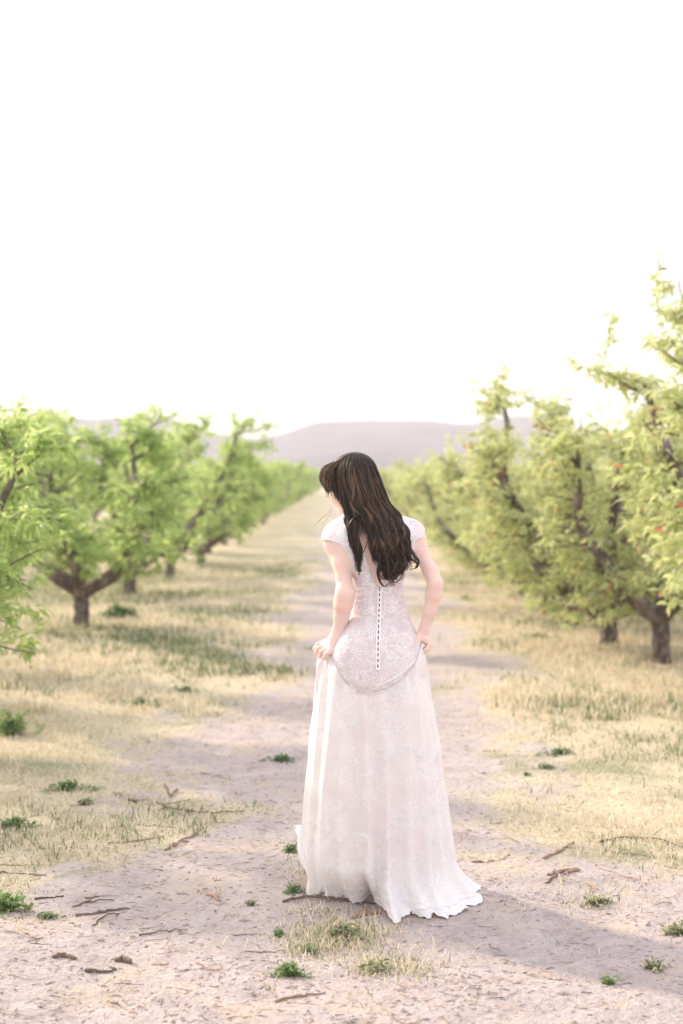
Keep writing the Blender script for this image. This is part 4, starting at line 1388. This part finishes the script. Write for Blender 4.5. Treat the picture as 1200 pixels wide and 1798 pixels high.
W = [
 (210, 1084, .50, .15, 110, .09, 'dark leafy weed in the shade right of the forked left trunk', .1),
 (22, 1292, .34, .17, 90, .05, 'bright green bushy weed at the left edge of the photo', .7),
 (120, 1388, .30, .05, 70, .03, 'low green weed patch in dry grass near the left edge', .35),
 (30, 1450, .24, .045, 60, .03, 'flat green weed patch at the left edge beside the bare track', .4),
 (150, 1410, .12, .04, 24, .03, 'small yellow-green weed just in front of the low green patch on the left', .8),
 (492, 1338, .20, .04, 80, .022, 'low dark green weed on bare dirt just left of the skirt', .12),
 (512, 1498, .09, .05, 34, .022, 'small green weed touching the left side of the skirt', .3),
 (518, 1566, .12, .035, 34, .02, 'flat weed on the dirt left of the hem', .3),
 (442, 1588, .055, .028, 26, .016, 'tiny pale green weed on the dirt left of the hem sticks', .8),
 (507, 1708, .125, .045, 110, .020, 'bright round green weed in the foreground left of centre', .55),
 (545, 1668, .07, .03, 26, .02, 'small weed behind the round green weed', .5),
 (490, 1640, .06, .03, 20, .018, 'sparse weed in the straw below the hem sticks', .5),
 (600, 1640, .22, .06, 60, .03, 'yellow-green tuft in the straw in front of the hem', .85),
 (660, 1702, .16, .04, 40, .025, 'pale tuft in the foreground right of the round green weed', .9),
 (15, 1600, .14, .07, 50, .04, 'grassy green weed at the left edge level with the hem', .6),
 (85, 1610, .13, .025, 50, .018, 'flat green weed on dirt left of the bark pile', .3),
 (985, 1325, .34, .035, 90, .022, 'low green weed patch on the right verge', .2),
 (960, 1350, .20, .03, 40, .02, 'thin dark weed in front of the right verge patch', .15),
 (925, 1363, .06, .025, 16, .018, 'tiny weed at the inner edge of the right verge', .4),
 (1145, 1695, .09, .04, 30, .025, 'pale grassy weed in the lower right corner', .8),
 (1070, 1722, .06, .035, 22, .02, 'small soft green weed in the lower right foreground', .6),
 (1045, 1588, .14, .035, 30, .03, 'straw-coloured tuft by the curved pale stem', .95),
 (1190, 1640, .16, .05, 40, .03, 'dry tuft at the right edge in front of the long stick', .9),
 (945, 1123, .5, .07, 60, .05, 'green weeds at the foot of the right row', .4),
 (560, 1140, .25, .04, 30, .03, 'low weeds on the track beyond the left hand', .3),
 (250, 1240, .4, .06, 60, .035, 'grey-green weeds in the shade band of the left verge', .15),
 (330, 1215, .35, .05, 50, .03, 'low weeds where the left verge meets the bare dirt', .15),
]
for q, (px, py, wd, hg, n, ll, lab, dk) in enumerate(W):
    weed(px, py, wd, hg, n, ll, lab, dk, q)
# pale dried flower stalks in the left verge
for q, (px, py, h_) in enumerate(((85, 1195, .13), (130, 1205, .10), (238, 1212, .11), (262, 1208, .09), (36, 1245, .08))):
    c = gnd(px, py); mb_ = MB()
    n_ = 9
    P = [(0.006 * math.sin(f * 5 + q), 0, h_ * f) for f in np.linspace(-.05, 1, n_)]
    mb_.tube(P, [.004, .003, .003, .004, .009, .014, .013, .009, .003], 6, t=.95, jitter=.3)
    o = link('dried_flower_stalk', mb_.mesh('dried_flower_stalk'), M_grass, None, (c.x, c.y, gh(c.x, c.y)))
    thing(o, ('pale dried flower stalk standing alone at far left of the verge', 'dried stalk just right of the lone pale one', 'tall dried stalk in the middle of the left verge', 'shorter dried stalk right of the tall one', 'dried stalk nearest the left edge')[q], 'stalk', 'dried flower stalks in the left verge')

def stick(pts, r, tint, label, name='stick', group='sticks lying on the track', fork=False, bark=False, lift=None):
    r *= .72 if bark else .62
    w_ = [gnd(*p) for p in pts]
    w_ = [Vector((p.x, p.y, gh(p.x, p.y) + r * .5 + (lift or 0) * math.sin(math.pi * q / max(1, len(w_) - 1)))) for q, p in enumerate(w_)]
    c0 = w_[0].copy()
    n_ = max(6, len(pts) * 4)
    C = catmull([p - c0 for p in w_], n_)
    ln = float(np.sum(np.linalg.norm(np.diff(C, axis=0), axis=1)))
    g_ = np.random.default_rng(int(abs(pts[0][0] * 7 + pts[0][1])))
    C[1:-1] += g_.normal(0, .006 * min(1, ln / .2), (n_ - 2, 3)) * np.array([1, 1, .35])
    mb_ = MB()
    R = r * np.linspace(1, .45, n_) * g_.uniform(.8, 1.2, n_)
    if bark: R = r * (1 - .55 * np.abs(np.linspace(-1, 1, n_)) ** 3) * g_.uniform(.8, 1.2, n_)
    mb_.tube(C, R, 6 if r > .004 else 4, t=tint, jitter=.5 if bark else .25)
    if fork:
        for e in range(2):
            k = g_.integers(2, n_ - 1); d = Vector(C[k] - C[k - 1]).normalized(); sd_ = Vector((-d.y, d.x, .35)) * (1 if e else -1)
            mb_.tube([C[k], C[k] + np.array(d + sd_ * .7) * ln * .10, C[k] + np.array(d * 1.2 + sd_) * ln * .18], [r * .5, r * .4, r * .2], 4, t=tint, cap=False)
    o = link(name, mb_.mesh(name), M_wood, None, c0)
    thing(o, label, 'bark' if 'bark' in name else 'stick', group)
ST = [
 ([(190, 1482), (250, 1473), (318, 1459)], .007, .62, 'straight orange-brown stick left of the track, pointing to the skirt', 0),
 ([(290, 1490), (322, 1476), (350, 1459)], .010, .5, 'short brown stick crossing behind the straight orange one', 1),
 ([(268, 1452), (283, 1466), (308, 1478)], .006, .95, 'pale peeled stick lying across the two brown sticks', 0),
 ([(275, 1402), (300, 1414), (350, 1420), (430, 1417)], .007, .3, 'long curved dark stick on the track left of the skirt', 1),
 ([(350, 1452), (402, 1447)], .005, .8, 'pale stick end right of the crossed sticks', 0),
 ([(240, 1446), (310, 1448)], .005, .55, 'thin stick just behind the crossed sticks', 0),
 ([(280, 1338), (300, 1358)], .008, .9, 'pale curled stick far left of the skirt on the dirt', 0),
 ([(352, 1352), (410, 1366)], .005, .45, 'thin twig further up the track left of the skirt', 0),
 ([(135, 1608), (180, 1600), (228, 1592)], .011, .32, 'thickest grey piece of the bark pile at lower left', 0),
 ([(128, 1592), (170, 1583), (200, 1580)], .007, .4, 'upper grey stick of the bark pile at lower left', 1),
 ([(163, 1622), (190, 1608), (210, 1602)], .006, .15, 'dark stick under the front of the bark pile', 1),
 ([(150, 1578), (195, 1570)], .005, .28, 'thin stick behind the bark pile', 0),
 ([(62, 1581), (90, 1576), (112, 1573)], .008, .12, 'short dark stick left of the bark pile', 0),
 ([(-5, 1535), (40, 1533), (82, 1537)], .007, .4, 'brown stick entering at the left edge', 0),
 ([(0, 1520), (45, 1519)], .006, .7, 'orange-brown stick end at the left edge above the brown one', 0),
 ([(83, 1469 + 24), (90, 1494)], .009, .8, 'small pale chip in the dry grass at left', 0),
 ([(150, 1702), (190, 1702), (202, 1697)], .010, .3, 'dark half-buried wood at the bottom left', 0),
 ([(245, 1638), (290, 1635), (330, 1631)], .005, .35, 'thin grey twig in the lower left foreground', 1),
 ([(292, 1645), (294, 1677)], .004, .92, 'pale upright sliver in the foreground below the thin grey twig', 0),
 ([(345, 1692), (370, 1706), (396, 1712)], .005, .65, 'curved twig in the foreground left of the green weed', 0),
 ([(378, 1637), (420, 1639), (466, 1636)], .004, .4, 'thin straight twig left of the straw patch', 0),
 ([(430, 1666), (485, 1667)], .0035, .6, 'reddish thin twig behind the round green weed', 0),
 ([(190, 1748), (215, 1760), (240, 1777)], .007, .85, 'pale stick in the bottom left corner area', 0),
 ([(200, 1730), (222, 1756)], .004, .9, 'pale thin twig forking over the corner stick', 0),
 ([(456, 1707), (470, 1730), (483, 1752)], .0055, .95, 'white peeled stick right in front of the round green weed', 0),
 ([(485, 1762), (530, 1752), (572, 1747)], .007, .6, 'orange-brown stick at the bottom centre', 0),
 ([(497, 1584), (540, 1578), (600, 1583), (660, 1588)], .009, .22, 'long dark stick running under the hem', 1),
 ([(560, 1571), (600, 1582), (640, 1590)], .006, .3, 'second dark stick crossing under the hem', 1),
 ([(800, 1526), (845, 1543), (892, 1563)], .0045, .28, 'thin dark twig sticking out right of the skirt', 0),
 ([(735, 1513), (800, 1512), (812, 1505)], .006, .7, 'pale brown stick right of the skirt', 0),
 ([(832, 1512), (870, 1509), (896, 1501)], .006, .68, 'orange-brown stick right of the skirt above the thin dark twig', 0),
 ([(955, 1506), (985, 1492), (1008, 1478)], .012, .6, 'stout bark-covered stick at the edge of the right verge', 0),
 ([(1012, 1484), (1040, 1515), (1080, 1538), (1145, 1558)], .006, .9, 'long pale curved stem on the right side', 0),
 ([(1052, 1480), (1090, 1475), (1150, 1479), (1205, 1490)], .008, .2, 'long dark stick reaching the right edge', 1),
 ([(1060, 1497), (1100, 1503), (1138, 1504)], .005, .85, 'pale stem under the long dark stick', 0),
 ([(848, 1318), (880, 1318)], .005, .15, 'short dark twig on the bare dirt right of the skirt', 0),
 ([(698, 1722), (706, 1742), (716, 1765)], .004, .95, 'white thin twig in the foreground right of centre', 0),
 ([(955, 1710), (980, 1717), (1008, 1722)], .0035, .5, 'thin reddish twig in the right foreground', 0),
 ([(1040, 1330), (1070, 1352)], .005, .9, 'pale stalk on the right verge beside the green patch', 0),
 ([(770, 1590), (790, 1581), (850, 1581)], .005, .12, 'dark twig tip poking from under the right corner of the hem', 0),
 ([(640, 1592), (650, 1610)], .004, .55, 'small upright twig at the gap in the hem', 0),
 ([(30, 1628), (45, 1640), (62, 1648)], .009, .88, 'pale orange bark sliver at the left, in front of the flat weed', 0),
 ([(740, 1482), (760, 1470)], .004, .6, 'tiny twig right beside the skirt', 0),
 ([(380, 1560), (385, 1577)], .008, .95, 'bleached chip left of the orange bark chips', 0),
 ([(448, 1495), (440, 1476)], .004, .92, 'white twig end on the dirt left of the skirt', 0),
 ([(420, 1490), (432, 1508)], .0045, .9, 'white bent twig left of the skirt', 0),
 ([(500, 1410), (520, 1422)], .004, .75, 'light bent twig close to the left side of the skirt', 0),
 ([(218, 1500), (222, 1522)], .008, .9, 'pale bark curl in front of the crossed sticks', 0),
]
for pts, r, tint, lab, fk in ST: stick(pts, r, tint, lab, fork=bool(fk), lift=.006 if fk else 0)
BK = [
 ([(92, 1683), (112, 1679), (134, 1684)], .013, .4, 'grey bark lump at the lower left beside the half-buried wood'),
 ([(203, 1686), (216, 1684), (230, 1690)], .016, .33, 'stubby grey wood chunk at the lower left'),
 ([(362, 1572), (376, 1576), (388, 1584)], .010, .72, 'orange bark chip on the dirt left of the hem'),
 ([(374, 1582), (384, 1590)], .007, .9, 'pale bark chip touching the orange one'),
 ([(620, 1613), (640, 1606), (668, 1604)], .016, .62, 'orange-brown bark piece under the hem'),
 ([(962, 1538), (985, 1533), (1014, 1524)], .011, .55, 'upper piece of the bark heap at the right'),
 ([(958, 1552), (975, 1541), (992, 1530)], .010, .28, 'dark front piece of the bark heap at the right'),
 ([(976, 1532), (984, 1545), (990, 1556)], .009, .95, 'pale flat chip on top of the bark heap at the right'),
 ([(990, 1538), (1005, 1531), (1018, 1527)], .012, .62, 'rounded end piece of the bark heap at the right'),
 ([(1030, 1552), (1050, 1566)], .008, .85, 'pale bark chip right of the bark heap'),
 ([(225, 1402), (240, 1405)], .012, .1, 'black bark lump left of the long curved stick'),
 ([(290, 1372), (300, 1392), (310, 1380)], .009, .4, 'brown curled bark standing behind the long curved stick'),
]
for pts, r, tint, lab in BK: stick(pts, r, tint, lab, 'bark_piece', 'bark pieces lying on the track', bark=True)
# stones
for q, (px, py, s_, lab) in enumerate(((868, 1657, .012, 'small grey stone'), (1035, 1651, .014, 'rounded grey stone on the bare dirt at lower right'), (985, 1743, .013, 'pinkish stone in the right foreground'),
                                       (978, 1433, .012, 'pale stone near the right verge'), (848, 1358, .014, 'flat pale stone on the track right of the skirt'), (318, 1568, .015, 'tan stone in the middle of the left dirt'))):
    if q == 0: lab = 'small grey stone on the dirt below the right corner of the hem'
    bm2 = bmesh.new(); bmesh.ops.create_icosphere(bm2, subdivisions=2, radius=s_)
    for v in bm2.verts:
        v.co *= 1 + .35 * noise.noise(v.co * 70 + Vector((q * 9, 0, 0))); v.co.z *= .5; v.co.x *= 1.25
    me = bpy.data.meshes.new('stone'); bm2.to_mesh(me); bm2.free()
    for p in me.polygons: p.use_smooth = True
    c = gnd(px, py); o = link('stone', me, M_stone, None, (c.x, c.y, gh(c.x, c.y) + s_ * .2)); o.rotation_euler = (0, 0, q)
    thing(o, lab, 'stone', 'stones on the track')
# uncountable litter: bark crumbs, straw ends, small twigs, pebbles
lt = MB(); g_ = np.random.default_rng(77)
n = 0
while n < 4600:
    y = 3.8 + 8.5 * g_.random() ** 1.5; x = g_.uniform(-.27 * y, .27 * y)
    pmv = path_mask_py(x, y)
    cl = noise.noise(Vector((x * 2.2, y * 2.2, 30)))
    if g_.random() > (.35 + 1.2 * max(0, cl) + (.3 if x < 0 else 0)): continue
    if pmv < -.5: continue
    n += 1
    l_ = min(.085, .012 + g_.exponential(.017)); a = g_.uniform(0, 6.28); r_ = g_.uniform(.0006, .0014) * (1 if l_ > .02 else 1.4)
    z = gh(x, y) + r_ * .6
    d = np.array([math.cos(a), math.sin(a), 0]) * l_ / 2; c = np.array([x, y, z])
    k = np.array([g_.normal(0, .12) * l_, g_.normal(0, .12) * l_, g_.uniform(0, .1) * l_])
    lt.tube([c - d, c + k, c + d], [r_, r_, r_ * .5], 4, t=float(g_.choice([.1, .35, .5, .75, .95], p=[.04, .12, .2, .3, .34])), cap=False)
thing(link('litter', lt.mesh('litter'), M_wood), 'bark crumbs, straw ends and tiny twigs strewn over the dirt', None, kind='stuff')
pb = MB()
ico = bmesh.new(); bmesh.ops.create_icosphere(ico, subdivisions=1, radius=1); ico.verts.ensure_lookup_table()
iv = np.array([tuple(v.co) for v in ico.verts]); fi = np.array([[v.index for v in f.verts] for f in ico.faces]); ico.free()
fi = np.hstack([fi, fi[:, 2:]])
pv_, pf_ = [], []
for q in range(5200):
    y = 3.8 + 6.5 * g_.random() ** 1.4; x = g_.uniform(-.27 * y, .27 * y)
    s_ = min(.011, .0018 + g_.exponential(.0016))
    v = iv * s_ * g_.uniform(.6, 1.3, 3) * (1 + .2 * g_.normal(size=(len(iv), 1)))
    v[:, 2] *= .7
    pv_.append(v + np.array([x, y, gh(x, y) + s_ * .25])); pf_.append(fi[:, :3] + q * len(iv))
me = mesh_np('pebbles', np.vstack(pv_), np.vstack(pf_), True)
thing(link('pebbles', me, M_stone), 'fine pebbles and clods scattered over the dusty track', None, kind='stuff')
# straw standing in front of the hem and on the edges of the bare dirt
P, T = [], []
for (cx, cy, sx, sy, n_) in ((600, 1640, 110, 32, 2300), (690, 1695, 100, 30, 1000), (540, 1660, 60, 30, 500), (560, 1600, 60, 14, 200), (1045, 1580, 120, 35, 500), (130, 1470, 150, 30, 900), (20, 1560, 60, 60, 500), (520, 1530, 30, 60, 260), (960, 1400, 80, 40, 500), (860, 1270, 60, 20, 300), (400, 1255, 90, 14, 400), (1150, 1500, 90, 60, 700)):
    for _ in range(n_):
        c = gnd(cx + g_.normal(0, sx * .5), cy + g_.normal(0, sy * .5))
        P.append((c.x, c.y, gh(c.x, c.y) - .002)); T.append(g_.uniform(.05, .42) if g_.random() < .22 else g_.uniform(.5, 1))
blades('straw', P, .012, .055, np.array(T), 'loose tufts of straw and thin grass on the bare dirt', .0015, 1.6)
